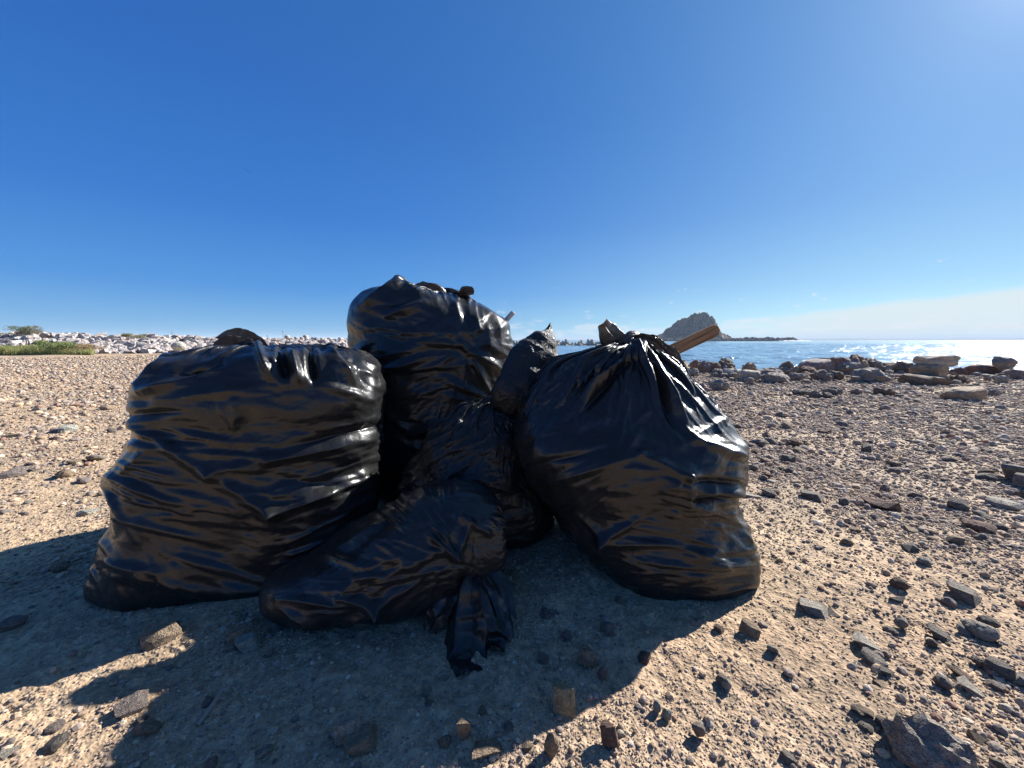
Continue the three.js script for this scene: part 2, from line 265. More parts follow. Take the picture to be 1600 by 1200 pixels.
function makeFilm(o) {
  const { keys, NU = 288, NV = 216, seed = 1, lumps = 0.012, lumpFreq = 5, folds = [], ridges = [], pokes = [], slack = 0.05, slackLong = 0.0, gather = [], iters = [160, 120, 70], hmax = 0.03, fine = 0.0009, crease = 1.7, auto = null, bend = 0.3, open = false, floor = true } = o;
  ridges.forEach((q) => { q[5] *= 1.5; });
  if (auto) { // straight creases strung between the corners that the contents push out
    const [x0, x1, y0, y1, n, amp, ang = 0, spread = 0.6] = auto, r = rng(seed * 131), pt = []; for (let i = 0; i < n; i++) pt.push([lerp(x0, x1, r()), lerp(y0, y1, r())]);
    pt.forEach(([x, y], i) => { const near = pt.map(([a, c], j) => { const dx = a - x, dy = c - y, d = Math.hypot(dx, dy), th = Math.atan2(dy, dx) - ang * Math.PI / 180; return [j, d * (1 + 2.2 * Math.abs(Math.sin(th)) * (1 - spread)), d]; }).filter(([j, , d]) => j !== i && d > 40 && d < 190).sort((a, c) => a[1] - c[1]).slice(0, 2); for (const [j] of near) ridges.push([x, y, pt[j][0], pt[j][1], 10 + 8 * r(), amp * (0.5 + r()) * (r() < 0.28 ? -0.8 : 1), 0.6, 0]); });
  }
  for (const q of ridges) q[4] = Math.max(q[4], 11);
  // even steps along the bag
  const M = 400, tab = [0], a = [0, 0, 0], b = [0, 0, 0];
  for (let i = 1; i <= M; i++) { let s = 0; for (let k = 0; k < 8; k++) { loftPoint(keys, (i - 1) / M, k / 8, a); loftPoint(keys, i / M, k / 8, b); s += Math.hypot(a[0] - b[0], a[1] - b[1], a[2] - b[2]) / 8; } tab.push(tab[i - 1] + s); }
  const along = (v) => { const q = v * tab[M]; let i = 1; while (i < M && tab[i] < q) i++; return (i - 1 + clamp((q - tab[i - 1]) / (tab[i] - tab[i - 1] + 1e-9))) / M; };
  let D = null, pu = 0, pv = 0, P, N, nu, nv;
  for (let level = 0; level < 3; level++) {
    nu = NU >> (2 - level); nv = NV >> (2 - level); const n = nu * (nv + 1);
    const B = new Float64Array(n * 3), id = (i, j) => j * nu + ((i % nu) + nu) % nu;
    for (let j = 0; j <= nv; j++) { const T = along(j / nv); for (let i = 0; i < nu; i++) { loftPoint(keys, T, i / nu, a); const k = id(i, j) * 3; B[k] = a[0]; B[k + 1] = a[1]; B[k + 2] = a[2]; } }
    const normals = (Q) => {
      const R = new Float64Array(n * 3);
      for (let j = 0; j <= nv; j++) for (let i = 0; i < nu; i++) {
        const l = id(i - 1, j) * 3, r = id(i + 1, j) * 3, d = id(i, Math.max(0, j - 1)) * 3, u = id(i, Math.min(nv, j + 1)) * 3, ax = Q[r] - Q[l], ay = Q[r + 1] - Q[l + 1], az = Q[r + 2] - Q[l + 2], bx = Q[u] - Q[d], by = Q[u + 1] - Q[d + 1], bz = Q[u + 2] - Q[d + 2];
        let x = ay * bz - az * by, y = az * bx - ax * bz, z = ax * by - ay * bx; const m = -Math.hypot(x, y, z) || 1, k = id(i, j) * 3; R[k] = o.flip ? -x / m : x / m; R[k + 1] = o.flip ? -y / m : y / m; R[k + 2] = o.flip ? -z / m : z / m;
      } return R;
    };
    N = normals(B);
    const q = [0, 0], px = new Float32Array(n * 2), front = new Uint8Array(n);
    for (let k = 0; k < n; k++) { project(B[3 * k], B[3 * k + 1], B[3 * k + 2], q); px[2 * k] = q[0]; px[2 * k + 1] = q[1]; front[k] = (-B[3 * k] * N[3 * k] + (CAM_H - B[3 * k + 1]) * N[3 * k + 1] - B[3 * k + 2] * N[3 * k + 2]) > -0.02 ? 1 : 0; }
    // lumps of the contents, creases and corners
    for (let j = 0; j <= nv; j++) for (let i = 0; i < nu; i++) {
      const k = id(i, j), e = Math.min(1, 6 * Math.min(j / nv, 1 - j / nv)); let h = lumps * e * (fbm(B[3 * k] * lumpFreq + seed, B[3 * k + 1] * lumpFreq, B[3 * k + 2] * lumpFreq, 3, 0.5) + 0.5 * Math.abs(noise(B[3 * k] * 9, B[3 * k + 1] * 9 + seed, B[3 * k + 2] * 9)));
      if (front[k]) {
        if (level) { // the fine parallel creases that run along each line of tension
          let sum = 0, tw = 0.35;
          folds.forEach(([x1, y1, x2, y2, w, st], fi) => {
            const dx = x2 - x1, dy = y2 - y1, L = Math.hypot(dx, dy), t = ((px[2 * k] - x1) * dx + (px[2 * k + 1] - y1) * dy) / (L * L), c = ((px[2 * k + 1] - y1) * dx - (px[2 * k] - x1) * dy) / L;
            if (t < -0.15 || t > 1.15 || Math.abs(c) > w * 1.6) return;
            const g = Math.exp(-((c / w) ** 2)) * sstep(-0.15, 0.15, t) * sstep(1.15, 0.8, t), a = 1 - 3.4 * Math.abs(noise(c / 27 + fi * 7.7, t * 0.7 + 0.3 * noise(c / 60, t, fi), seed)), b = 1 - 2.8 * Math.abs(noise(c / 15 + fi * 3.1, t * 1.1, seed + 9));
            sum += g * st * (0.05 * Math.max(0, a) ** 1.25 + 0.022 * Math.max(0, b) ** 1.25) * (0.4 + 1.2 * sstep(-0.2, 0.4, noise(c / 40, t * 2, fi + seed))); tw += g;
          });
          h += crease * sum / Math.max(0.6, tw);
        }
        for (const [x1, y1, x2, y2, w, amp, e1 = 0, e2 = 0] of ridges) {
          const dx = x2 - x1, dy = y2 - y1, L = dx * dx + dy * dy, t = clamp(((px[2 * k] - x1) * dx + (px[2 * k + 1] - y1) * dy) / L), d = Math.hypot(px[2 * k] - x1 - t * dx, px[2 * k + 1] - y1 - t * dy);
          if (d < w) { const s = 1 - d / w; h += amp * (s * s * (1.6 - 0.6 * s)) * (t < 0.5 ? lerp(e1, 1, sstep(0, 0.5, t)) : lerp(e2, 1, sstep(1, 0.5, t))); }
        }
        for (const [x, y, w, amp] of pokes) { const d = Math.hypot(px[2 * k] - x, px[2 * k + 1] - y) / w; if (d < 1) h += amp * (1 - d) ** 2; }
      }
      B[3 * k] += N[3 * k] * h; B[3 * k + 1] += N[3 * k + 1] * h; B[3 * k + 2] += N[3 * k + 2] * h;
    }
    if (floor) for (let k = 0; k < n; k++) { const y = groundBase(B[3 * k], B[3 * k + 2]) - 0.006; if (B[3 * k + 1] < y) B[3 * k + 1] = y; }
    N = normals(B);
    // where the film is slack and which way its folds run
    const dir = new Float64Array(n * 3), sl = new Float64Array(n), q2 = [0, 0], q3 = [0, 0];
    for (let j = 0; j <= nv; j++) for (let i = 0; i < nu; i++) {
      const k = id(i, j), r = id(i + 1, j), u = id(i, Math.min(nv, j + 1)), l = id(i - 1, j), d = id(i, Math.max(0, j - 1));
      let wx = B[3 * r] - B[3 * l], wy = B[3 * r + 1] - B[3 * l + 1], wz = B[3 * r + 2] - B[3 * l + 2], vx = B[3 * u] - B[3 * d], vy = B[3 * u + 1] - B[3 * d + 1], vz = B[3 * u + 2] - B[3 * d + 2];
      let dx = 0, dy = 0, dz = 0, tot = 0, str = 0;
      if (front[k]) for (const [x1, y1, x2, y2, w, st] of folds) {
        const ex = x2 - x1, ey = y2 - y1, L = ex * ex + ey * ey, t = clamp(((px[2 * k] - x1) * ex + (px[2 * k + 1] - y1) * ey) / L), ds = Math.hypot(px[2 * k] - x1 - t * ex, px[2 * k + 1] - y1 - t * ey), g = Math.exp(-((ds / w) ** 2));
        if (g < 0.02) continue;
        // the tangent of the surface that runs along this line
        const jx1 = px[2 * r] - px[2 * l], jy1 = px[2 * r + 1] - px[2 * l + 1], jx2 = px[2 * u] - px[2 * d], jy2 = px[2 * u + 1] - px[2 * d + 1], det = jx1 * jy2 - jx2 * jy1;
        if (Math.abs(det) < 1e-6) continue;
        const c1 = (ex * jy2 - ey * jx2) / det, c2 = (jx1 * ey - jy1 * ex) / det; let tx = c1 * wx + c2 * vx, ty = c1 * wy + c2 * vy, tz = c1 * wz + c2 * vz; const m = Math.hypot(tx, ty, tz) || 1; tx /= m; ty /= m; tz /= m;
        const sg = tx * dx + ty * dy + tz * dz < 0 ? -1 : 1; dx += g * tx * sg; dy += g * ty * sg; dz += g * tz * sg; tot += g; str += g * st;
      }
      const base = 0.25, wn = Math.hypot(wx, wy, wz) || 1, nz = fbm(B[3 * k] * 3 + 9, B[3 * k + 1] * 3 + seed, B[3 * k + 2] * 3, 2) * 0.9; const vn = Math.hypot(vx, vy, vz) || 1;
      let bx = wx / wn + nz * vx / vn, by = wy / wn + nz * vy / vn, bz = wz / wn + nz * vz / vn; if (bx * dx + by * dy + bz * dz < 0) { bx = -bx; by = -by; bz = -bz; }
      dx += bx * base; dy += by * base; dz += bz * base; const m = Math.hypot(dx, dy, dz) || 1; dir[3 * k] = dx / m; dir[3 * k + 1] = dy / m; dir[3 * k + 2] = dz / m;
      const patch = sstep(-0.35, 0.45, fbm(B[3 * k] * 4.3 + seed * 3, B[3 * k + 1] * 4.3, B[3 * k + 2] * 4.3 + 5, 2)); sl[k] = (0.55 * str + base * slack * patch) / (tot + base);
    }
    const share = [0.55, 0.8, 1][level], bendNow = bend * [1, 0.6, 0.25][level];
    const gv = (j) => { let g = 1; for (const [v0, v1, ratio] of gather) { const t = clamp((j / nv - v0) / (v1 - v0)); g = Math.max(g, 1 + (ratio - 1) * t * t); } return 1 + (g - 1) * share; };
    // constraints: two along the grid, two across, and longer ones that resist bending
    const kinds = [[1, 0, 1], [0, 1, 1], [1, 1, 0.6], [-1, 1, 0.6], [2, 0, bendNow], [0, 2, bendNow]], A = [], Bq = [], RL = [], ST = [];
    for (const [di, dj, st] of kinds) for (let j = 0; j + dj <= nv; j++) for (let i = 0; i < nu; i++) {
      const p = id(i, j), s = id(i + di, j + dj); let ex = B[3 * s] - B[3 * p], ey = B[3 * s + 1] - B[3 * p + 1], ez = B[3 * s + 2] - B[3 * p + 2]; const L = Math.hypot(ex, ey, ez); if (L < 1e-7) continue;
      const c = (ex * dir[3 * p] + ey * dir[3 * p + 1] + ez * dir[3 * p + 2]) / L; let f = 1 + share * (sl[p] * (1 - c * c) - slackLong * c * c); if (di && !dj) f *= gv(j); else if (di && dj) f *= 1 + (gv(j) - 1) * 0.5;
      A.push(p); Bq.push(s); RL.push(L * f); ST.push(st);
    }
    const cA = Int32Array.from(A), cB = Int32Array.from(Bq), cL = Float64Array.from(RL), cS = Float64Array.from(ST), nc = cA.length, rnd = rng(seed * 77 + level);
    P = new Float64Array(B);
    if (D) for (let j = 0; j <= nv; j++) for (let i = 0; i < nu; i++) {
      const x = i / 2, y = Math.min(j / 2, pv - 1e-6), i0 = Math.floor(x), j0 = Math.floor(y), fx = x - i0, fy = y - j0, g = (I, J) => (J * pu + I % pu) * 3, k = id(i, j) * 3, k00 = g(i0, j0), k10 = g(i0 + 1, j0), k01 = g(i0, j0 + 1), k11 = g(i0 + 1, j0 + 1);
      const h = [0, 1, 2].map((c) => lerp(lerp(D[k00 + c], D[k10 + c], fx), lerp(D[k01 + c], D[k11 + c], fx), fy)); for (let c = 0; c < 3; c++) P[k + c] += h[c];
    }
    const jit = [0.003, 0.0012, 0.0006][level], plt = level === 0 ? 1 : 0;
    for (let j = 0; j <= nv; j++) for (let i = 0; i < nu; i++) { const k = id(i, j); let h = jit * (rnd() * 0.7 + fbm(B[3 * k] * 22 + seed, B[3 * k + 1] * 22, B[3 * k + 2] * 22, 2)); if (plt) h += (gv(j) - 1) * 0.012 * Math.sin(i / nu * 2 * Math.PI * (o.pleats ?? 13) + 3 * noise(i / nu * 9, seed, j / nv * 3)); h = Math.max(h, -0.002); for (let c = 0; c < 3; c++) P[3 * k + c] += N[3 * k + c] * h; }
    const fixed = (j) => (j === 0 && !open) || j === nv;
    for (let it = 0; it < iters[level]; it++) {
      const fwd = it & 1;
      for (let e = 0; e < nc; e++) {
        const c = fwd ? e : nc - 1 - e, p = cA[c] * 3, s = cB[c] * 3; let ex = P[s] - P[p], ey = P[s + 1] - P[p + 1], ez = P[s + 2] - P[p + 2]; const L = Math.sqrt(ex * ex + ey * ey + ez * ez) + 1e-12, f = 0.5 * cS[c] * (L - cL[c]) / L;
        ex *= f; ey *= f; ez *= f; P[p] += ex; P[p + 1] += ey; P[p + 2] += ez; P[s] -= ex; P[s + 1] -= ey; P[s + 2] -= ez;
      }
      for (let j = 0; j <= nv; j++) for (let i = 0; i < nu; i++) {
        const k = id(i, j) * 3; if (fixed(j)) { P[k] = B[k]; P[k + 1] = B[k + 1]; P[k + 2] = B[k + 2]; continue; }
        let x = P[k] - B[k], y = P[k + 1] - B[k + 1], z = P[k + 2] - B[k + 2]; const h = x * N[k] + y * N[k + 1] + z * N[k + 2];
        let f = -0.004 * h; if (h < 0) f = -h; else if (h > hmax) f = -0.3 * (h - hmax);
        P[k] += N[k] * f - 0.002 * (x - h * N[k]); P[k + 1] += N[k + 1] * f - 0.002 * (y - h * N[k + 1]) - 0.00002; P[k + 2] += N[k + 2] * f - 0.002 * (z - h * N[k + 2]);
      }
    }
    D = new Float64Array(n * 3); for (let k = 0; k < n * 3; k++) D[k] = P[k] - B[k]; pu = nu; pv = nv;
    if (level === 2) {
      // a touch of smoothing across the grid so that no single cell shows, then the finest crinkle
      const S = new Float64Array(P);
      for (let j = 1; j < nv; j++) for (let i = 0; i < nu; i++) { const k = id(i, j) * 3, l = id(i - 1, j) * 3, r = id(i + 1, j) * 3, d = id(i, j - 1) * 3, u = id(i, j + 1) * 3; for (let c = 0; c < 3; c++) S[k + c] = 0.92 * P[k + c] + 0.02 * (P[l + c] + P[r + c] + P[d + c] + P[u + c]); }
      P = S; const NN = normals(P);
      if (fine) for (let k = 0; k < n; k++) { const x = P[3 * k], y = P[3 * k + 1], z = P[3 * k + 2], e = 1 - Math.abs(noise(x * 38 + seed, y * 52, z * 38)) * 2.4, h = fine * (e > 0 ? e * e : 0) * sstep(-0.25, 0.35, noise(x * 7, y * 7, z * 7 + seed)); for (let c = 0; c < 3; c++) P[3 * k + c] += NN[3 * k + c] * h; }
    }
  }
  if (floor) for (let k = 0; k < nu * (nv + 1); k++) { const y = groundBase(P[3 * k], P[3 * k + 2]) - 0.01; if (P[3 * k + 1] < y) P[3 * k + 1] = y; }
  const g = new THREE.BufferGeometry(), idx = [], uv = new Float32Array(nu * (nv + 1) * 2);
  // uv repeats a whole number of times round the bag, so one seam column can be shared
  const pos = new Float32Array((nu + 1) * (nv + 1) * 3), U = new Float32Array((nu + 1) * (nv + 1) * 2), Nn = new Float32Array((nu + 1) * (nv + 1) * 3);
  const flat = new THREE.BufferGeometry(); const ix = [];
  for (let j = 0; j < nv; j++) for (let i = 0; i < nu; i++) { const p = j * nu + i, s = j * nu + (i + 1) % nu; if (o.flip) ix.push(p, s, p + nu, s, s + nu, p + nu); else ix.push(p, p + nu, s, s, p + nu, s + nu); }
  flat.setAttribute('position', new THREE.BufferAttribute(Float32Array.from(P), 3)); flat.setIndex(ix); flat.computeVertexNormals(); const fn = flat.attributes.normal.array;
  for (let j = 0; j <= nv; j++) for (let i = 0; i <= nu; i++) { const k = j * (nu + 1) + i, s = j * nu + i % nu; for (let c = 0; c < 3; c++) { pos[3 * k + c] = P[3 * s + c]; Nn[3 * k + c] = fn[3 * s + c]; } U[2 * k] = i / nu * (o.round ?? 4); U[2 * k + 1] = j / nv * tab[M] / 0.5; }
  for (let j = 0; j < nv; j++) for (let i = 0; i < nu; i++) { const w = nu + 1, p = j * w + i; if (o.flip) idx.push(p, p + 1, p + w, p + 1, p + w + 1, p + w); else idx.push(p, p + w, p + 1, p + 1, p + w, p + w + 1); }
  g.setAttribute('position', new THREE.BufferAttribute(pos, 3)); g.setAttribute('normal', new THREE.BufferAttribute(Nn, 3)); g.setAttribute('uv', new THREE.BufferAttribute(U, 2)); g.setIndex(idx);
  return g;
}
// a gathered sheet of film: a path, its width along the path, and pleats that die away from the knot
function leaf({ path, width, side, pleats = 3, amp = 0.3, cup = 0.2, crumple = 0.004, seed = 1, NU = 60, NV = 70, wave = 0 }) {
  const curve = new THREE.CatmullRomCurve3(path.map(V)), S = V(side).normalize(), pos = [], uv = [], idx = [], p = new THREE.Vector3(), T = new THREE.Vector3(), Wd = new THREE.Vector3(), N = new THREE.Vector3();
  // folds: an uneven zigzag across the sheet whose corners wander along its length
  const R = rng(seed * 17 + 3), nk = Math.round(2 * pleats) + 3, kn = Array.from({ length: nk }, (_, k) => [-1 + 2 * (k + (k > 0 && k < nk - 1 ? (R() - 0.5) * 0.8 : 0)) / (nk - 1), (k % 2 ? 1 : -1) * (0.35 + 0.65 * R())]), kt = (k, s) => kn[k][0] + (k > 0 && k < nk - 1 ? 0.22 * noise(k * 3.3 + seed, s * 2.4, 2) : 0);
  for (let j = 0; j <= NV; j++) {
    const s = j / NV, w = spline(width.map((q) => [q]), s)[0]; curve.getPoint(s, p); curve.getTangent(s, T); N.crossVectors(T, S).normalize(); Wd.crossVectors(N, T).normalize();
    for (let i = 0; i <= NU; i++) {
      const t = i / NU * 2 - 1; let K = 0; while (K < kn.length - 2 && t > kt(K + 1, s)) K++;
      const t0 = kt(K, s), t1 = kt(K + 1, s), tri = lerp(kn[K][1], kn[K + 1][1], clamp((t - t0) / (t1 - t0 + 1e-6))), a = amp * w * (1 - 0.55 * s);
      const edge = j / NV * (0.16 * noise(t * 1.7 + seed, 3.3, 0) + 0.08 * noise(t * 5 + seed, 8.3, 0)) * wave, e = t * (1 + 0.18 * noise(s * 3, seed, t > 0 ? 2 : 5)), x = p.x + Wd.x * w * e + T.x * edge * 0.35, y = p.y + Wd.y * w * e + T.y * edge * 0.35, z = p.z + Wd.z * w * e + T.z * edge * 0.35;
      const r = 1 - 2.2 * Math.abs(noise(x * 17 + seed, y * 17, z * 17)), r2 = 1 - 2.2 * Math.abs(noise(x * 34 + seed, y * 34, z * 34 + 5)), h = cup * w * t * t + a * tri + crumple * (1.3 * (1 - 2.2 * Math.abs(noise(x * 8 + seed, y * 8, z * 8 + 2))) + r + 0.4 * r2) * sstep(0, 0.15, s) + crumple * 1.5 * noise(x * 11, y * 11 + seed, z * 11), rag = 0;
      pos.push(x + N.x * h, y + N.y * h, z + N.z * h); uv.push(t * w * 2 + 0.5, s * curve.getLength() * 2 + rag);
    }
  }
  for (let j = 0; j < NV; j++) for (let i = 0; i < NU; i++) { const k = j * (NU + 1) + i; idx.push(k, k + 1, k + NU + 1, k + 1, k + NU + 2, k + NU + 1); }
  const g = new THREE.BufferGeometry(); g.setAttribute('position', new THREE.Float32BufferAttribute(pos, 3)); g.setAttribute('uv', new THREE.Float32BufferAttribute(uv, 2)); g.setIndex(idx); g.computeVertexNormals(); return g;
}
function knot(c, size, seed, turn = 0) {                     // a tight twist of film: two crossing folded loops
  const g = new THREE.TorusKnotGeometry(0.3, 0.17, 120, 14, 2, 3), p = g.attributes.position;
  for (let i = 0; i < p.count; i++) { const x = p.getX(i), y = p.getY(i), z = p.getZ(i), k = 1 + 0.28 * (1 - 2 * Math.abs(noise(x * 5 + seed, y * 5, z * 5))); p.setXYZ(i, x * k, y * k * 0.8, z * k); }
  g.rotateY(turn); g.rotateX(0.5); g.scale(...size); g.translate(...c); g.computeVertexNormals(); return g;
}
const scuff = (() => { const a = tileFbm(5, 6, 91, 0.6), b = tileFbm(40, 3, 93); return tex(512, (u, v, c) => { const k = 0.72 + 0.62 * (a(u, v) - 0.5) + 0.35 * (b(u, v * 0.4) - 0.5); c[0] = c[1] = c[2] = k; }); })();
const dust = (() => { const a = tileFbm(4, 6, 191, 0.6), b = tileFbm(60, 3, 193, 0.7), s = tileNoise(170, 195); return tex(512, (u, v, c) => { const k = sstep(0.52, 0.78, a(u, v)) * sstep(0.35, 0.75, b(u, v * 0.3)) + 0.5 * sstep(0.88, 1, s(u, v)) * sstep(0.45, 0.6, a(v, u)); c[0] = 0.13 + 0.17 * k; c[1] = 0.13 + 0.155 * k; c[2] = 0.13 + 0.135 * k; }, true); })();
const bagMat = (bump, rough = 0.5, extra = {}) => new THREE.MeshPhysicalMaterial({ map: dust, roughness: rough, ior: 1.4, clearcoat: 0.2, clearcoatRoughness: 0.15, bumpMap: film, bumpScale: bump, roughnessMap: scuff, side: THREE.DoubleSide, ...extra });
const M_BAG = bagMat(0.0007), M_MATTE = bagMat(0.0026, 0.6, { clearcoat: 0.12 }), M_SHEET = new THREE.MeshPhysicalMaterial({ color: new THREE.Color(0.085, 0.066, 0.054), roughness: 0.34, ior: 1.5, transmission: 0.22, thickness: 0, bumpMap: film, bumpScale: 0.0008, side: THREE.DoubleSide });
function bag(label, geo, mat, origin) {                      // the group stands at the foot of the bag
  const t = new THREE.Group(); t.position.set(...origin); top(t, 'rubbish_bag', label, 'rubbish bag');
  const add = (name, g, m, l) => { g.translate(-origin[0], -origin[1], -origin[2]); return part(t, name, g, m, l); };
  add('bag_body', geo, mat); return add;
}
const fan = (x, y, a0, a1, n, L, w, s) => Array.from({ length: n }, (_, i) => { const a = (a0 + (a1 - a0) * i / Math.max(1, n - 1)) * Math.PI / 180; return [x, y, x + L * Math.cos(a), y + L * Math.sin(a), w, s]; });

// ------------------------------------------------------------------ far shore: island, spit, coast, rubble bank, concrete tetrapods
{
  // island: heights along its length read from its outline, steep on the sea side
  const D = 760, f = D / FPX, prof = [[1012, 0], [1028, 2], [1040, 8], [1052, 14], [1062, 21], [1070, 27], [1078, 33], [1086, 36.5], [1092, 37], [1098, 41], [1104, 42], [1112, 42.5], [1118, 39], [1123, 37], [1127, 31], [1129, 24], [1131, 18], [1136, 15.5], [1142, 12], [1150, 6.5], [1157, 2], [1163, 0]];
  const NX = 260, NZ = 120, x0 = (1008 - 800) * f, x1 = (1166 - 800) * f, pos = [], idx = [], col = [];
  const H = (px) => { let k = 0; while (k < prof.length - 2 && px > prof[k + 1][0]) k++; const t = clamp((px - prof[k][0]) / (prof[k + 1][0] - prof[k][0])); return lerp(prof[k][1], prof[k + 1][1], t); };
  for (let j = 0; j <= NZ; j++) for (let i = 0; i <= NX; i++) {
    const x = lerp(x0, x1, i / NX), s = j / NZ * 2 - 1, px = 800 + x / f + 1.6 * noise(x * 0.06, s * 3, 2);
    const h = Math.max(0, H(px) + sstep(2, 12, H(px)) * (3.2 * noise(px * 0.19, 5.5, 1) + 2.2 * noise(px * 0.5, 2.5, 6))) * f, e = Math.max(0, 1 - Math.pow(Math.abs(s), 1.6)), crag = (1 - 1.8 * Math.abs(noise(x * 0.045, s * 4.5, 7))) * 0.24 + 0.13 * noise(x * 0.16, s * 14, 3) + 0.07 * noise(x * 0.4, s * 30, 5);
    const y = h * Math.pow(e, 0.85) * (1 + crag * (1 - 0.75 * sstep(0.75, 1, e))) + (h > 1 ? 1.4 * noise(x * 0.25, s * 20, 9) * e : 0);
    pos.push(x, SEA_Y + y - 0.6, -D - 46 + -s * -46 - 6 * noise(x * 0.03, s, 4));
    const veg = sstep(0.0, 0.35, noise(x * 0.09, s * 9, 11) + 0.5 * noise(x * 0.3, s * 30, 13) + 0.1), str = 0.8 + 0.5 * noise(x * 0.02, y * 0.25, s * 2);
    col.push(lerp(0.27 * str, 0.05, veg * 0.85), lerp(0.19 * str, 0.052, veg * 0.85), lerp(0.155 * str, 0.028, veg * 0.85));
  }
  for (let j = 0; j < NZ; j++) for (let i = 0; i < NX; i++) { const a = j * (NX + 1) + i; idx.push(a, a + 1, a + NX + 1, a + 1, a + NX + 2, a + NX + 1); }
  const g = new THREE.BufferGeometry(); g.setAttribute('position', new THREE.Float32BufferAttribute(pos, 3)); g.setAttribute('color', new THREE.Float32BufferAttribute(col, 3)); g.setIndex(idx); g.computeVertexNormals();
  structure('island', g, new THREE.MeshStandardMaterial({ vertexColors: true, roughness: 1, side: THREE.DoubleSide }), 'steep rocky island with a notched dark summit, standing in the sea');
  // shrubs on the island's slopes: one mass
  const r = rng(61), bl = new THREE.IcosahedronGeometry(1, 1), im = new THREE.InstancedMesh(bl, new THREE.MeshStandardMaterial({ color: new THREE.Color(0.06, 0.065, 0.035), roughness: 1 }), 900), M = new THREE.Matrix4();
  for (let k = 0; k < 900; k++) { const i = Math.floor(r() * (NX + 1)), j = Math.floor(r() * NZ * 0.62), p = (j * (NX + 1) + i) * 3, s = 0.5 + 1.1 * r() * r(); M.makeScale(s * 1.3, s, s * 1.3).setPosition(pos[p], pos[p + 1] + s * 0.3, pos[p + 2]); im.setMatrixAt(k, M); }
  top(im, 'island_scrub', 'dark scrub dotted over the slopes of the rocky island', 'scrub', null, 'stuff');
  // low spit of dark rubble running right from the island, with foam at its end
  const geo = rockGeo(811, 1, { cuts: 8 }), n = 1500, sp = new THREE.InstancedMesh(geo, new THREE.MeshStandardMaterial({ color: new THREE.Color(0.16, 0.135, 0.12), roughness: 1 }), n), q = new THREE.Quaternion(), E = new THREE.Euler(), r2 = rng(71), Ds = 560, fs = Ds / FPX;
  for (let k = 0; k < n; k++) { const px = lerp(1010, 1243, r2()), hgt = (px > 1160 ? 4.5 : 3.5) * sstep(1247, 1236, px) * (0.85 + 0.25 * noise(px * 0.12, 3, 1)), t = r2() * 2 - 1, s = 1.3 + 2.2 * r2(); q.setFromEuler(E.set(r2() * 6, r2() * 6, r2() * 6)); M.compose(new THREE.Vector3((px - 800) * fs, SEA_Y + hgt * (1 - Math.abs(t)) * (0.75 + 0.4 * r2()), -Ds + t * 7), q, new THREE.Vector3(s * 1.3, s, s)); sp.setMatrixAt(k, M); }
  top(sp, 'rubble_spit', 'long low spit of dark rubble running right from the island', 'breakwater', null, 'stuff');
  const fp = [], fi = []; for (let i = 0; i <= 120; i++) for (let j = 0; j <= 10; j++) { const x = lerp(1205, 1262, i / 120), z = -Ds + 9 + j * 1.2, w = Math.exp(-(((x - 1228) / 20) ** 2)); fp.push((x - 800) * fs, SEA_Y + 0.25 + w * 1.5 * Math.max(0, noise(x * 0.45, j * 0.6, 3) + 0.35) * Math.sin(Math.PI * j / 10) - (j === 0 || j === 10 ? 0.5 : 0) - (w < 0.3 ? 0.4 : 0), z); }
  for (let i = 0; i < 120; i++) for (let j = 0; j < 10; j++) { const a = i * 11 + j; fi.push(a, a + 1, a + 11, a + 1, a + 12, a + 11); }
  const fg = new THREE.BufferGeometry(); fg.setAttribute('position', new THREE.Float32BufferAttribute(fp, 3)); fg.setIndex(fi); fg.computeVertexNormals();
  top(new THREE.Mesh(fg, new THREE.MeshStandardMaterial({ color: new THREE.Color(0.85, 0.87, 0.88), roughness: 1, side: THREE.DoubleSide })), 'surf', 'white surf breaking at the end of the rubble spit', 'surf', null, 'stuff');
  // the far coast: a low ridge of land along the horizon
  const cp = [], ci = [], Dc = 4300, fc = Dc / FPX, NC = 300; for (let i = 0; i <= NC; i++) { const px = lerp(1180, 2300, i / NC), x = (px - 800) * fc, h = 0.62 * (22 + 14 * noise(px * 0.011, 1, 5) + 7 * noise(px * 0.07, 1, 9)) * sstep(1195, 1300, px); for (const [dz, k] of [[0, -0.05], [-60, 0.6], [-300, 1], [-900, 0]]) cp.push(x, SEA_Y + h * k, -Dc + dz); }
  for (let i = 0; i < NC; i++) for (let j = 0; j < 3; j++) { const a = i * 4 + j; ci.push(a, a + 4, a + 1, a + 1, a + 4, a + 5); }
  const cg = new THREE.BufferGeometry(); cg.setAttribute('position', new THREE.Float32BufferAttribute(cp, 3)); cg.setIndex(ci); cg.computeVertexNormals();
  structure('far_coast', cg, new THREE.MeshStandardMaterial({ color: new THREE.Color(0.09, 0.1, 0.08), roughness: 1, side: THREE.DoubleSide }), 'thin hazy coast along the sea horizon');
}
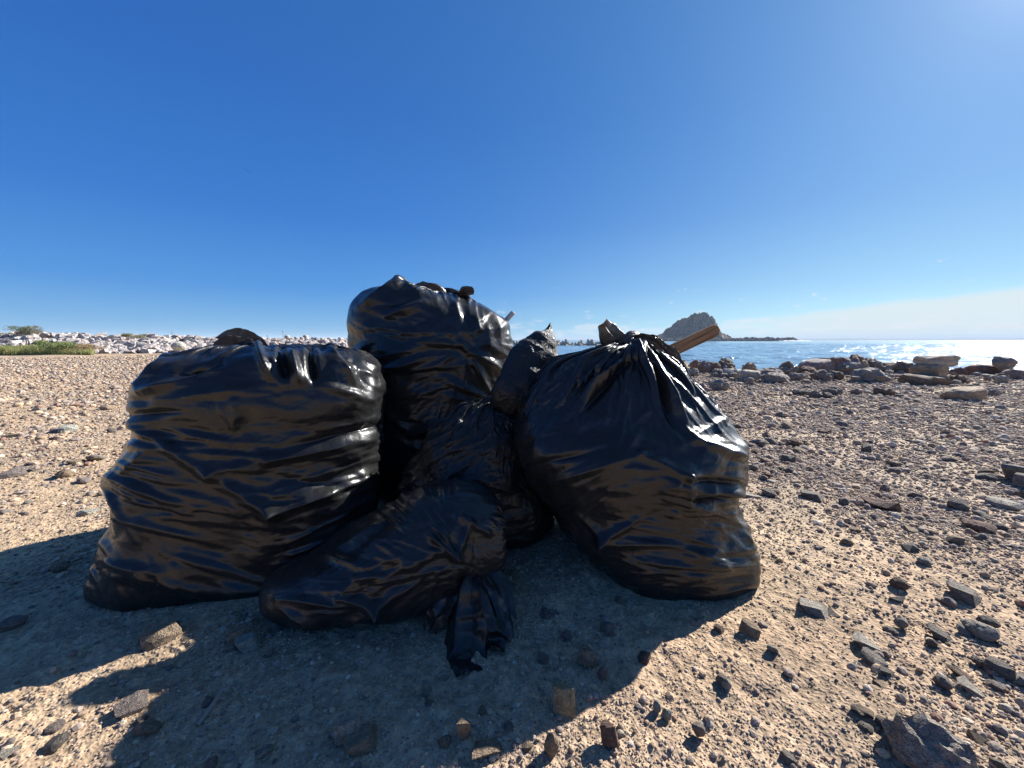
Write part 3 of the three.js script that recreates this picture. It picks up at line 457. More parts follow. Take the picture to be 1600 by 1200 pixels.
// rubble bank at left: pale blocks heaped on an earth core
const bankLine = (px) => 18.4 + 0.012 * Math.max(0, px - 120);              // metres ahead at its foot
const bankTop = (px) => 1.02 - 0.0009 * Math.max(0, px - 60) + 0.05 * noise(px * 0.03, 2, 2);
{
  const pos = [], idx = [], N = 80; for (let i = 0; i <= N; i++) { const px = lerp(-260, 600, i / N), z = bankLine(px); for (const [dz, k] of [[0, -0.15], [1.2, 0.25], [2.4, 0.6], [4, 0.6], [8, -0.2]]) pos.push((px - 800) / FPX * z, k * bankTop(px), -z - dz); }
  for (let i = 0; i < N; i++) for (let j = 0; j < 4; j++) { const a = i * 5 + j; idx.push(a, a + 5, a + 1, a + 1, a + 5, a + 6); }
  const g = new THREE.BufferGeometry(); g.setAttribute('position', new THREE.Float32BufferAttribute(pos, 3)); g.setIndex(idx); g.computeVertexNormals();
  structure('rubble_bank', g, new THREE.MeshStandardMaterial({ color: new THREE.Color(0.3, 0.26, 0.23), roughness: 1, side: THREE.DoubleSide }), 'earth core of the rubble bank');
  const mats = [stoneMat(0.78, 0.70, 0.66, 1, 0.03), stoneMat(0.70, 0.60, 0.57, 1, 0.03), stoneMat(0.62, 0.53, 0.50, 1, 0.03), stoneMat(0.84, 0.79, 0.74, 1, 0.03)], R = rng(83), GE = [0, 1, 2, 3, 4].map((k) => blockGeo(840 + k * 3, 11 + k));
  const all = [];
  for (let k = 0; k < 1500; k++) { const px = lerp(-200, 585, R()), t = R(), z = bankLine(px) + t * 3.1 - 0.2, s = 0.2 + 0.26 * R() * R() + 0.1 * R(); all.push({ px, t, z, s, k }); }
  for (let i = 0; i < all.length; i++) { const a = all[i]; a.seen = a.px > -10 && a.px < 560 && a.t < 0.95 && !(a.px > 215 && a.t < 0.2); }
  all.sort((a, b) => (b.seen - a.seen) || b.s - a.s);
  const rest = GE.map(() => []), M = new THREE.Matrix4(), q = new THREE.Quaternion(), E = new THREE.Euler();
  all.forEach((a, i) => {
    const prof = a.t < 0.8 ? lerp(-0.02, 0.86, a.t / 0.8) : 0.86, P = new THREE.Vector3((a.px - 800) / FPX * a.z, prof * bankTop(a.px) + a.s * 0.12 * (R() - 0.2), -a.z), S = new THREE.Vector3(a.s * (1.0 + 0.6 * R()), a.s * (0.65 + 0.35 * R()), a.s), rot = [R() * 0.9 - 0.3, R() * 6.28, R() * 0.9 - 0.45], gi = i % 5, mi = Math.floor(R() * 4);
    if (i < 260) {
      const m = new THREE.Mesh(GE[gi], mats[mi]); m.position.copy(P); m.scale.copy(S); m.rotation.set(...rot);
      const where = a.t > 0.7 ? 'along the top of the rubble bank' : a.t > 0.3 ? 'halfway up the rubble bank' : 'at the foot of the rubble bank', side = a.px < 160 ? 'behind the grass at far left' : a.px < 340 ? 'left of the left bag\'s knot' : 'right of the left bag\'s knot';
      top(m, 'bank_block', `${['pale pinkish', 'dull pinkish', 'greyish pink', 'whitish'][mi]} block ${where}, ${side}`, 'rubble block', `${['pale pinkish', 'dull pinkish', 'greyish pink', 'whitish'][mi]} blocks ${where}, ${side}`);
    } else rest[gi].push([P, S, rot]);
  });
  // the blocks too small or hidden to single out
  const gs = []; rest.forEach((list, gi) => list.forEach(([P, S, rot]) => { const g = GE[gi].clone(); M.compose(P, q.setFromEuler(E.set(...rot)), S); g.applyMatrix4(M); gs.push(g); }));
  top(new THREE.Mesh(mergeGeometries(gs), mats[0]), 'bank_rubble', 'smaller pale rubble filling the bank behind the left bag', 'rubble', null, 'stuff');
}
function tetrapodGeo() {
  const parts = [], up = new THREE.Vector3(0, 1, 0), dirs = [[0, 1, 0], [0.943, -0.333, 0], [-0.471, -0.333, 0.816], [-0.471, -0.333, -0.816]];
  for (const d of dirs) { const g = new THREE.LatheGeometry([[0.27, 0], [0.2, 0.52], [0.165, 0.6], [0, 0.605]].map(([x, y]) => new THREE.Vector2(x, y)), 12); g.applyQuaternion(new THREE.Quaternion().setFromUnitVectors(up, V(d))); parts.push(g); }
  const s = new THREE.SphereGeometry(0.285, 12, 8); parts.push(s); return mergeGeometries(parts);
}
{
  const geo = tetrapodGeo(), mat = stoneMat(0.72, 0.66, 0.56, 1, 0.01), R = rng(97);
  const base = new THREE.Mesh(geo, mat); let first = true;
  const put = (px, py, D, s, label, group) => { const m = first ? base : base.clone(); first = false; m.userData = {}; m.position.copy(atZ(px, py, -D)); m.scale.setScalar(s); m.rotation.set(R() * 0.7 - 0.35, R() * 6.28, R() * 0.7 - 0.35); top(m, 'tetrapod', label, 'tetrapod', group); };
  const rows = [[449, 536, 13.6, 8], [442, 543, 12.5, 9], [500, 548, 11, 6], [512, 555, 11, 5]];
  rows.forEach(([x, y, st, n], k) => { for (let i = 0; i < n; i++) put(x + i * st + (R() - 0.5) * 4, y + (R() - 0.5) * 3 + i * 0.3, 44 - k * 1.2, 1.15 + 0.2 * R(), k === 0 ? 'pale concrete tetrapod on the skyline between left and rear bags' : 'pale concrete tetrapod heaped below the skyline row, left of rear bag', k === 0 ? 'tetrapods on the skyline' : 'tetrapods heaped below the skyline row'); });
  for (let i = 0; i < 130; i++) put(lerp(786, 968, R()), lerp(535, 548, R()), 118 + R() * 4, 1.5 + 0.5 * R(), 'tiny pale tetrapod in the far breakwater seen between rear and right bags', 'tetrapods of the far breakwater');
  const g = new THREE.BoxGeometry(60, 2.2, 5, 60, 4, 4), p = g.attributes.position; for (let i = 0; i < p.count; i++) p.setXYZ(i, p.getX(i), p.getY(i) + 0.5 * noise(p.getX(i) * 0.6, p.getZ(i), 2), p.getZ(i)); g.computeVertexNormals();
  const m = structure('breakwater', g, new THREE.MeshStandardMaterial({ color: new THREE.Color(0.3, 0.27, 0.24), roughness: 1 }), 'rubble core of the far breakwater'); m.position.set(14, -2.4, -124);
}
{ // thin masts on the far skyline
  const R = rng(5), mat = new THREE.MeshStandardMaterial({ color: new THREE.Color(0.16, 0.16, 0.17), roughness: 0.8 });
  for (const [px, y0, y1, D, label] of [[270, 519, 532, 130, 'thin dark mast on the skyline right of the small bush'], [387, 522, 534, 170, 'faint thin mast just right of the left bag\'s tied end'], [418, 524, 534, 180, 'shortest faint mast, second from the tetrapods'], [443, 517, 537, 170, 'tallest lattice mast beside the first tetrapod']]) {
    const f = D / FPX, h = (y1 - y0) * f, t = new THREE.Group(), w = 0.9 * f; t.position.copy(atZ(px, y1, -D));
    const pole = new THREE.CylinderGeometry(w * 0.32, w * 0.5, h, 8); pole.translate(0, h / 2, 0); top(t, 'mast', label, 'mast');
    part(t, 'pole', pole, mat); const arm = new THREE.BoxGeometry(w * 2.6, w * 0.5, w * 0.5); arm.translate(0, h * 0.96, 0); part(t, 'arm', arm, mat);
  }
}
function leaves(n, seed, w, h, size, R0 = rng(seed)) {        // a cloud of leaf blades in a few uneven clumps
  const pos = [], idx = [], cl = []; for (let k = 0; k < 9; k++) cl.push([(R0() - 0.5) * w * 0.8, h * (0.25 + 0.55 * R0()), (R0() - 0.5) * w * 0.5, (0.16 + 0.16 * R0()) * w, (0.16 + 0.14 * R0()) * h]);
  const a = new THREE.Vector3(), b = new THREE.Vector3(), c = new THREE.Vector3();
  for (let k = 0; k < n; k++) {
    const [x, y, z, rw, rh] = cl[Math.floor(R0() * 9)]; a.set(R0() - 0.5, R0() - 0.5, R0() - 0.5).normalize().multiplyScalar(Math.cbrt(R0())); a.set(x + a.x * rw, Math.max(0.01, y + a.y * rh), z + a.z * rw);
    b.set(R0() - 0.5, R0() * 0.8 - 0.2, R0() - 0.5).normalize().multiplyScalar(size * (0.6 + 0.8 * R0())); c.set(R0() - 0.5, R0() - 0.5, R0() - 0.5).cross(b).normalize().multiplyScalar(size * 0.28);
    const i = pos.length / 3; pos.push(a.x - c.x, a.y - c.y, a.z - c.z, a.x + c.x, a.y + c.y, a.z + c.z, a.x + b.x, a.y + b.y, a.z + b.z); idx.push(i, i + 1, i + 2);
  }
  const g = new THREE.BufferGeometry(); g.setAttribute('position', new THREE.Float32BufferAttribute(pos, 3)); g.setIndex(idx); g.computeVertexNormals(); return { g, cl };
}
function shrub(px, py, D, w, h, color, label, seed, n = 2600) {
  const t = new THREE.Group(); t.position.copy(atZ(px, py, -D)); top(t, 'shrub', label, 'shrub');
  const { g, cl } = leaves(n, seed, w, h, 0.045 * Math.sqrt(w)), stems = cl.map(([x, y, z]) => new THREE.TubeGeometry(new THREE.CatmullRomCurve3([V([x * 0.15, -0.05, z * 0.15]), V([x * 0.6, y * 0.55, z * 0.5]), V([x, y * 1.1, z])]), 8, 0.012 * Math.sqrt(w), 5));
  part(t, 'stem', mergeGeometries(stems), new THREE.MeshStandardMaterial({ color: new THREE.Color(0.16, 0.12, 0.09), roughness: 1 }));
  part(t, 'foliage', g, new THREE.MeshPhysicalMaterial({ color: new THREE.Color(...color), roughness: 0.9, transmission: 0.3, thickness: 0, side: THREE.DoubleSide }));
}
shrub(52, 530, 20.6, 1.5, 0.78, [0.221, 0.204, 0.128], 'dry open shrub on top of the rubble bank, far left', 201, 2400);
shrub(30, 524, 20.4, 0.9, 0.5, [0.128, 0.170, 0.068], 'greener shrub left of the dry one on the bank top', 203, 1500);
shrub(4, 530, 20.6, 1.3, 0.32, [0.119, 0.170, 0.060], 'low green shrub on the bank top at the left edge', 205, 1500);
shrub(211, 530, 21.5, 0.95, 0.36, [0.221, 0.221, 0.093], 'small olive shrub alone on top of the rubble bank', 207, 1500);
shrub(96, 553, 17.6, 1.55, 0.62, [0.204, 0.255, 0.068], 'bright green shrub at the foot of the rubble bank', 209, 3800);
shrub(78, 552, 17.9, 0.9, 0.5, [0.119, 0.170, 0.060], 'dark green shrub left of the bright green one', 211, 2000);
shrub(130, 553, 17.7, 1.25, 0.46, [0.340, 0.238, 0.119], 'brown drying shrub at the right end of the grass', 213, 2400);
shrub(22, 552, 17.7, 2.0, 0.42, [0.255, 0.281, 0.085], 'wide yellow green shrub in the grass at left edge', 215, 3600);
{
  const R = rng(221), pos = [], idx = []; for (let k = 0; k < 9000; k++) { const px = lerp(-60, 148, Math.pow(R(), 0.8)), D = 17.0 + R() * 1.4, x = (px - 800) / FPX * D, h = (0.14 + 0.30 * R()) * (px > 70 ? 0.7 : 1), a = R() * 6.28, w = 0.012, i = pos.length / 3, y = groundBase(x, -D); pos.push(x - w * Math.cos(a), y, -D - w * Math.sin(a), x + w * Math.cos(a), y, -D + w * Math.sin(a), x + (R() - 0.5) * h * 0.8, y + h, -D + (R() - 0.5) * h * 0.8); idx.push(i, i + 1, i + 2); }
  const g = new THREE.BufferGeometry(); g.setAttribute('position', new THREE.Float32BufferAttribute(pos, 3)); g.setIndex(idx); g.computeVertexNormals();
  top(new THREE.Mesh(g, new THREE.MeshPhysicalMaterial({ color: new THREE.Color(0.34, 0.34, 0.12), roughness: 0.9, transmission: 0.3, thickness: 0, side: THREE.DoubleSide })), 'grass', 'yellow green grass along the foot of the rubble bank', 'grass', null, 'stuff');
}
{ // a bird gliding high up
  const P = atZ(386, 267, -70), body = new THREE.SphereGeometry(1, 12, 8); body.scale(0.1, 0.09, 0.36);
  const t = new THREE.Group(); t.position.copy(P); top(t, 'bird', 'dark bird gliding alone in the blue sky, upper left', 'bird');
  const mat = new THREE.MeshStandardMaterial({ color: new THREE.Color(0.05, 0.05, 0.055), roughness: 0.9, side: THREE.DoubleSide }), tail = new THREE.ConeGeometry(0.1, 0.3, 8); tail.rotateX(-Math.PI / 2); tail.scale(1, 0.2, 1); tail.translate(0, 0, 0.42); const head = new THREE.SphereGeometry(0.075, 10, 8); head.translate(0, 0.02, -0.38); const bill = new THREE.ConeGeometry(0.02, 0.12, 6); bill.rotateX(-Math.PI / 2); bill.translate(0, 0.015, -0.5);
  part(t, 'body', mergeGeometries([body, tail, head, bill].map((g) => (g.index ? g.toNonIndexed() : g))), mat);
  for (const s of [-1, 1]) { const sh = new THREE.Shape(); sh.moveTo(0, -0.16); sh.quadraticCurveTo(0.35, -0.3, 0.62, -0.12); sh.lineTo(0.85, 0.12); sh.quadraticCurveTo(0.5, 0.05, 0, 0.14); const g = new THREE.ExtrudeGeometry(sh, { depth: 0.02, bevelEnabled: false }); g.rotateX(Math.PI / 2); g.scale(s, 1, 1); g.rotateZ(s * 0.18); part(t, 'wing', g, mat); }
  t.rotation.set(0.3, 0.5, -0.62);
}

// ------------------------------------------------------------------ the five bags
{ // left
  const C = [-0.78, -1.21], yaw = 0.26;
  const keys = upright([[-0.005, -0.80, -0.76, 0.02, 2], [-0.008, -1.03, -0.56, 0.2, 3], [0.0, -1.145, -0.47, 0.27, 3.4], [0.07, -1.14, -0.46, 0.285, 3.2], [0.19, -1.10, -0.445, 0.285, 3.0], [0.29, -1.095, -0.435, 0.28, 2.8], [0.385, -1.045, -0.435, 0.28, 3.1], [0.43, -1.025, -0.435, 0.275, 3], [0.5, -1.03, -0.43, 0.28, 3], [0.57, -1.00, -0.45, 0.26, 2.9], [0.61, -0.95, -0.50, 0.215, 2.7], [0.622, -0.88, -0.61, 0.13, 2.3], [0.615, -0.83, -0.75, 0.04, 2], [0.62, -0.80, -0.78, 0.012, 2]], C, yaw);
  const folds = [[140, 800, 175, 930, 30, 0.05], [160, 800, 260, 930, 40, 0.04], [200, 655, 600, 690, 60, 0.05], [160, 735, 460, 760, 45, 0.10], [165, 740, 420, 800, 60, 0.09], [150, 800, 400, 880, 50, 0.06], [430, 795, 600, 735, 40, 0.12], [420, 760, 605, 700, 40, 0.12], [300, 730, 560, 830, 40, 0.03], [460, 850, 600, 790, 40, 0.1], [250, 620, 560, 640, 45, 0.02], [230, 580, 340, 560, 30, 0.09], [430, 560, 470, 600, 30, 0.12], [520, 560, 580, 610, 30, 0.12]];
  const ridges = [[200, 655, 330, 740, 16, 0.008, 1, 0.6], [330, 735, 425, 795, 18, 0.011, 0.6, 1], [425, 797, 600, 735, 16, 0.011, 1, 0.2], [200, 648, 300, 640, 10, -0.008, 1, 0], [240, 625, 430, 600, 14, 0.006, 0.3, 0], [160, 735, 300, 790, 10, 0.006, 1, 0], [160, 738, 215, 840, 9, 0.008, 1, 0.3], [165, 745, 260, 800, 7, 0.005, 1, 0], [330, 735, 420, 715, 22, 0.009, 0.5, 0.6], [420, 715, 560, 690, 14, 0.008, 1, 0.1], [440, 700, 600, 662, 16, -0.011, 0, 1], [218, 600, 262, 556, 9, 0.009, 0.4, 0.4], [222, 612, 300, 590, 10, 0.008, 1, 0.2], [265, 585, 345, 565, 12, -0.016, 0, 0.4], [405, 552, 430, 598, 12, 0.016, 0.8, 0], [440, 555, 450, 600, 12, -0.022, 1, 0], [458, 560, 470, 602, 10, 0.014, 0.7, 0], [485, 555, 492, 604, 12, -0.022, 1, 0], [515, 552, 560, 612, 15, 0.012, 1, 0], [550, 565, 578, 612, 10, -0.014, 0.7, 0]];
  const pokes = [[425, 797, 40, 0.012], [330, 738, 40, 0.01], [412, 716, 36, 0.008], [590, 600, 40, 0.01], [155, 735, 40, 0.01]];
  const add = bag('large black bin bag at far left, wide and crumpled with a pinched waist', makeFilm({ keys, NU: 480, NV: 336, seed: 3, lumps: 0.016, lumpFreq: 4.5, folds, ridges, pokes, slack: 0.02, slackLong: 0.008, auto: [150, 600, 600, 920, 30, 0.0042, 8, 0.3], gather: [[0.76, 0.97, 2.1]], pleats: 9 }), M_BAG, [C[0], 0, C[1]]);
  add('knot', knot([-0.80, 0.622, -1.22], [0.07, 0.045, 0.05], 4), M_BAG);
  add('tied_end', leaf({ path: [[-0.76, 0.615, -1.24], [-0.80, 0.635, -1.23], [-0.845, 0.648, -1.2], [-0.875, 0.645, -1.18]], width: [0.012, 0.036, 0.042, 0.022], side: [0.15, 0.6, -0.75], pleats: 2, amp: 0.3, cup: -0.4, crumple: 0.007, seed: 6, wave: 0.5 }), M_SHEET, 'brownish crinkled tail of film');
}
{ // rear
  const C = [-0.33, -1.74], yaw = 0.05, k = (y, a, b, d, p, z) => [y, a, b, d, p, z];
  const keys = upright([k(0, -0.35, -0.31, 0.02, 2), k(0, -0.55, -0.1, 0.18, 2.6), k(0.03, -0.62, -0.03, 0.24, 2.7), k(0.16, -0.67, 0.0, 0.27, 2.6), k(0.3, -0.68, -0.01, 0.275, 2.6), k(0.42, -0.67, -0.02, 0.27, 2.5), k(0.52, -0.67, 0.0, 0.27, 2.5), k(0.62, -0.675, 0.01, 0.275, 2.5), k(0.70, -0.675, 0.0, 0.27, 2.5), k(0.765, -0.65, -0.03, 0.25, 2.5), k(0.815, -0.595, -0.09, 0.2, 2.3), k(0.84, -0.5, -0.17, 0.13, 2.2), k(0.84, -0.38, -0.24, 0.05, 2), k(0.842, -0.33, -0.29, 0.012, 2)], C, yaw, -0.17);
  const folds = [...fan(725, 542, 100, 265, 8, 130, 22, 0.10), ...fan(725, 542, 20, 75, 4, 90, 18, 0.12), ...fan(790, 632, 185, 260, 5, 120, 20, 0.10), [560, 520, 600, 590, 30, 0.06], [590, 560, 720, 530, 40, 0.05], [600, 610, 700, 560, 30, 0.05], [570, 470, 640, 460, 25, 0.05]];
  const ridges = [[725, 542, 775, 630, 9, 0.011, 1, 0.5], [725, 542, 752, 600, 6, -0.008, 1, 0], [728, 545, 790, 580, 7, 0.008, 1, 0], [725, 540, 640, 530, 7, 0.005, 1, 0], [725, 540, 690, 508, 6, 0.006, 1, 0], [722, 535, 712, 475, 6, 0.006, 1, 0.6], [790, 632, 690, 590, 9, 0.010, 1, 0], [785, 640, 680, 610, 9, 0.010, 1, 0], [552, 560, 580, 530, 8, 0.01, 1, 0.2], [562, 480, 622, 446, 12, 0.014, 0.4, 1], [622, 446, 670, 466, 10, 0.01, 1, 0], [605, 492, 680, 470, 12, 0.012, 0.6, 0.2], [592, 476, 660, 466, 12, -0.012, 0.2, 0], [735, 470, 800, 520, 8, 0.008, 0.5, 0], [575, 590, 680, 550, 10, 0.008, 0.2, 0.1]];
  const add = bag('tall black bin bag standing behind the others, with a star of creases', makeFilm({ keys, NU: 352, NV: 288, seed: 8, lumps: 0.014, lumpFreq: 4, folds, ridges, pokes: [[725, 541, 26, -0.016], [622, 448, 30, 0.016], [790, 500, 26, 0.012]], slack: 0.02, slackLong: 0.008, auto: [560, 790, 480, 720, 20, 0.004, -10, 0.3], gather: [[0.82, 0.98, 2.0]], pleats: 11 }), M_BAG, [C[0], 0, C[1]]);
  add('knot', knot([-0.27, 0.845, -1.74], [0.11, 0.045, 0.06], 2), M_BAG);
  add('tied_end', leaf({ path: [[-0.22, 0.83, -1.7], [-0.2, 0.845, -1.68], [-0.185, 0.857, -1.67], [-0.155, 0.855, -1.66]], width: [0.012, 0.024, 0.026, 0.018], side: [0, 0.8, 0.6], pleats: 2, amp: 0.6, cup: 0.6, crumple: 0.005, seed: 15 }), M_SHEET);
  add('tied_end', leaf({ path: [[-0.28, 0.83, -1.72], [-0.32, 0.855, -1.7], [-0.36, 0.868, -1.69], [-0.41, 0.866, -1.69]], width: [0.012, 0.03, 0.026, 0.01], side: [0, 0.3, 0.9], pleats: 3, amp: 0.6, cup: 0.3, crumple: 0.006, seed: 18 }), M_SHEET);
}
{ // right
  const C = [0.37, -1.2], yaw = 0.0;
  const keys = upright([[-0.004, 0.46, 0.50, 0.02, 2], [-0.008, 0.33, 0.64, 0.17, 2.5], [0.0, 0.26, 0.68, 0.27, 2.5], [0.05, 0.2, 0.70, 0.29, 2.4], [0.105, 0.14, 0.68, 0.29, 2.4], [0.165, 0.10, 0.65, 0.285, 2.4], [0.215, 0.065, 0.645, 0.285, 2.4], [0.28, 0.035, 0.665, 0.295, 2.4], [0.36, 0.015, 0.66, 0.295, 2.3], [0.44, 0.03, 0.62, 0.25, 2.2, -0.015], [0.52, 0.075, 0.555, 0.195, 2.1, -0.02], [0.575, 0.13, 0.505, 0.14, 2.1, -0.015], [0.612, 0.23, 0.44, 0.1, 2], [0.635, 0.33, 0.395, 0.03, 2], [0.645, 0.35, 0.375, 0.012, 2]], C, yaw);
  const folds = [...fan(990, 545, 60, 160, 9, 190, 26, 0.05), [1000, 560, 1130, 690, 40, 0.10], [1010, 560, 1090, 700, 30, 0.09], [960, 720, 1155, 725, 30, 0.08], [1040, 750, 1150, 770, 30, 0.16], [1050, 775, 1145, 790, 26, 0.16], [830, 760, 1000, 690, 35, 0.06], [820, 700, 950, 660, 30, 0.05], [890, 800, 1000, 720, 40, 0.05], [930, 830, 1060, 860, 35, 0.07], [960, 850, 1130, 890, 35, 0.07], [1060, 900, 1180, 880, 26, 0.10], [1100, 790, 1170, 860, 30, 0.09]];
  const ridges = [[1000, 548, 1085, 690, 13, 0.016, 1, 0.1], [1005, 555, 1060, 690, 9, -0.012, 1, 0], [993, 548, 1030, 640, 10, 0.012, 1, 0.1], [985, 550, 890, 640, 15, 0.013, 0.7, 0.1], [975, 555, 880, 620, 9, -0.01, 0.6, 0], [975, 570, 905, 650, 8, -0.012, 1, 0], [960, 548, 860, 590, 14, 0.010, 0.7, 0.2], [1080, 690, 1155, 712, 12, 0.010, 0.4, 0.8], [830, 760, 1000, 710, 12, 0.007, 0.1, 0.5], [1000, 710, 1070, 740, 12, 0.008, 1, 0.5], [1070, 742, 1075, 790, 10, 0.012, 0.5, 0.2], [1060, 748, 1150, 752, 7, -0.010, 0.6, 0.8], [1066, 768, 1145, 764, 6, 0.007, 0.4, 0.5], [1070, 776, 1142, 778, 6, -0.010, 0.4, 0.8], [1085, 790, 1130, 795, 12, 0.006, 0.6, 0], [940, 840, 1010, 800, 12, 0.009, 1, 0.2], [940, 842, 1090, 850, 9, 0.006, 1, 0], [1000, 870, 1080, 885, 9, 0.007, 0.2, 0], [1080, 885, 1180, 880, 18, 0.007, 0.2, 0.2], [900, 800, 945, 840, 10, 0.007, 0.3, 1], [1140, 800, 1180, 890, 9, 0.007, 0.6, 0.2]];
  const add = bag('black bin bag at right, leaning and knotted on top, with a stick poking out', makeFilm({ keys, NU: 464, NV: 344, seed: 12, lumps: 0.014, lumpFreq: 4.2, folds, ridges, pokes: [[1070, 745, 36, 0.012], [942, 841, 34, 0.010], [1180, 900, 30, 0.008], [1155, 700, 30, 0.01]], slack: 0.02, slackLong: 0.008, auto: [830, 1160, 640, 930, 30, 0.0042, -12, 0.3], gather: [[0.62, 0.96, 2.2]], pleats: 10 }), M_BAG, [0.46, 0, C[1]]);
  add('knot', knot([0.365, 0.648, -1.2], [0.085, 0.05, 0.06], 9, 0.6), M_SHEET);
  add('tied_end', leaf({ path: [[0.36, 0.635, -1.2], [0.325, 0.65, -1.19], [0.295, 0.672, -1.18], [0.272, 0.702, -1.17]], width: [0.014, 0.038, 0.042, 0.022], side: [0.85, 0.4, -0.3], pleats: 1.5, amp: 0.35, cup: 0.5, crumple: 0.005, seed: 25 }), M_SHEET, 'upright brownish ear of film');
  add('tied_end', leaf({ path: [[0.36, 0.645, -1.19], [0.405, 0.638, -1.17], [0.45, 0.613, -1.155], [0.49, 0.573, -1.145]], width: [0.014, 0.028, 0.036, 0.03], side: [0.3, 0.7, -0.6], pleats: 3, amp: 0.7, cup: -0.5, crumple: 0.008, seed: 28 }), M_SHEET, 'crumpled tail of film hanging to the right');
}
{ // middle, in thin crinkled film
  const keys = upright([[0, -0.17, -0.13, 0.02, 2], [0, -0.32, 0.06, 0.14, 2.6], [0.04, -0.37, 0.13, 0.18, 2.6], [0.14, -0.37, 0.13, 0.19, 2.4], [0.24, -0.335, 0.08, 0.18, 2.2], [0.33, -0.28, 0.06, 0.15, 2.2], [0.395, -0.215, 0.03, 0.11, 2.1], [0.435, -0.15, 0.0, 0.07, 2], [0.447, -0.09, -0.03, 0.035, 2], [0.45, -0.065, -0.045, 0.014, 2]], [-0.14, -1.3], 0.1);
  const add = bag('low black bag in thin crinkled film, wedged between left and right bags', makeFilm({ keys, NU: 320, NV: 224, seed: 21, lumps: 0.018, lumpFreq: 7, slack: 0.10, folds: [[620, 740, 740, 660, 60, 0.10]], ridges: [[640, 730, 760, 670, 16, 0.01], [730, 640, 700, 720, 12, 0.01]], gather: [[0.7, 0.96, 2.0]], pleats: 14, hmax: 0.018, fine: 0.0035, iters: [120, 120, 90] }), M_MATTE, [-0.14, 0, -1.3]);
  const e = (x, y, z, a, b, p = 2) => [x, y, z, a * 0.86, -a * 0.48, 0, b * 0.12, b * 0.1, b, p];
  add('tied_end', makeFilm({ keys: [e(-0.05, 0.43, -1.25, 0.01, 0.01), e(-0.035, 0.45, -1.235, 0.04, 0.03), e(0.01, 0.495, -1.225, 0.062, 0.034), e(0.05, 0.548, -1.25, 0.077, 0.036), e(0.082, 0.598, -1.285, 0.07, 0.036), e(0.107, 0.635, -1.32, 0.048, 0.03), e(0.121, 0.663, -1.34, 0.024, 0.018), e(0.127, 0.688, -1.352, 0.009, 0.008), e(0.13, 0.708, -1.358, 0.001, 0.001)], NU: 224, NV: 176, seed: 23, lumps: 0.012, lumpFreq: 9, slack: 0.12, gather: [], hmax: 0.014, fine: 0.003, floor: false, flip: false }), M_MATTE, 'puffed up end of the bag rising to a point');
  add('knot', knot([-0.06, 0.44, -1.29], [0.075, 0.06, 0.06], 31, 0.3), M_MATTE);
}
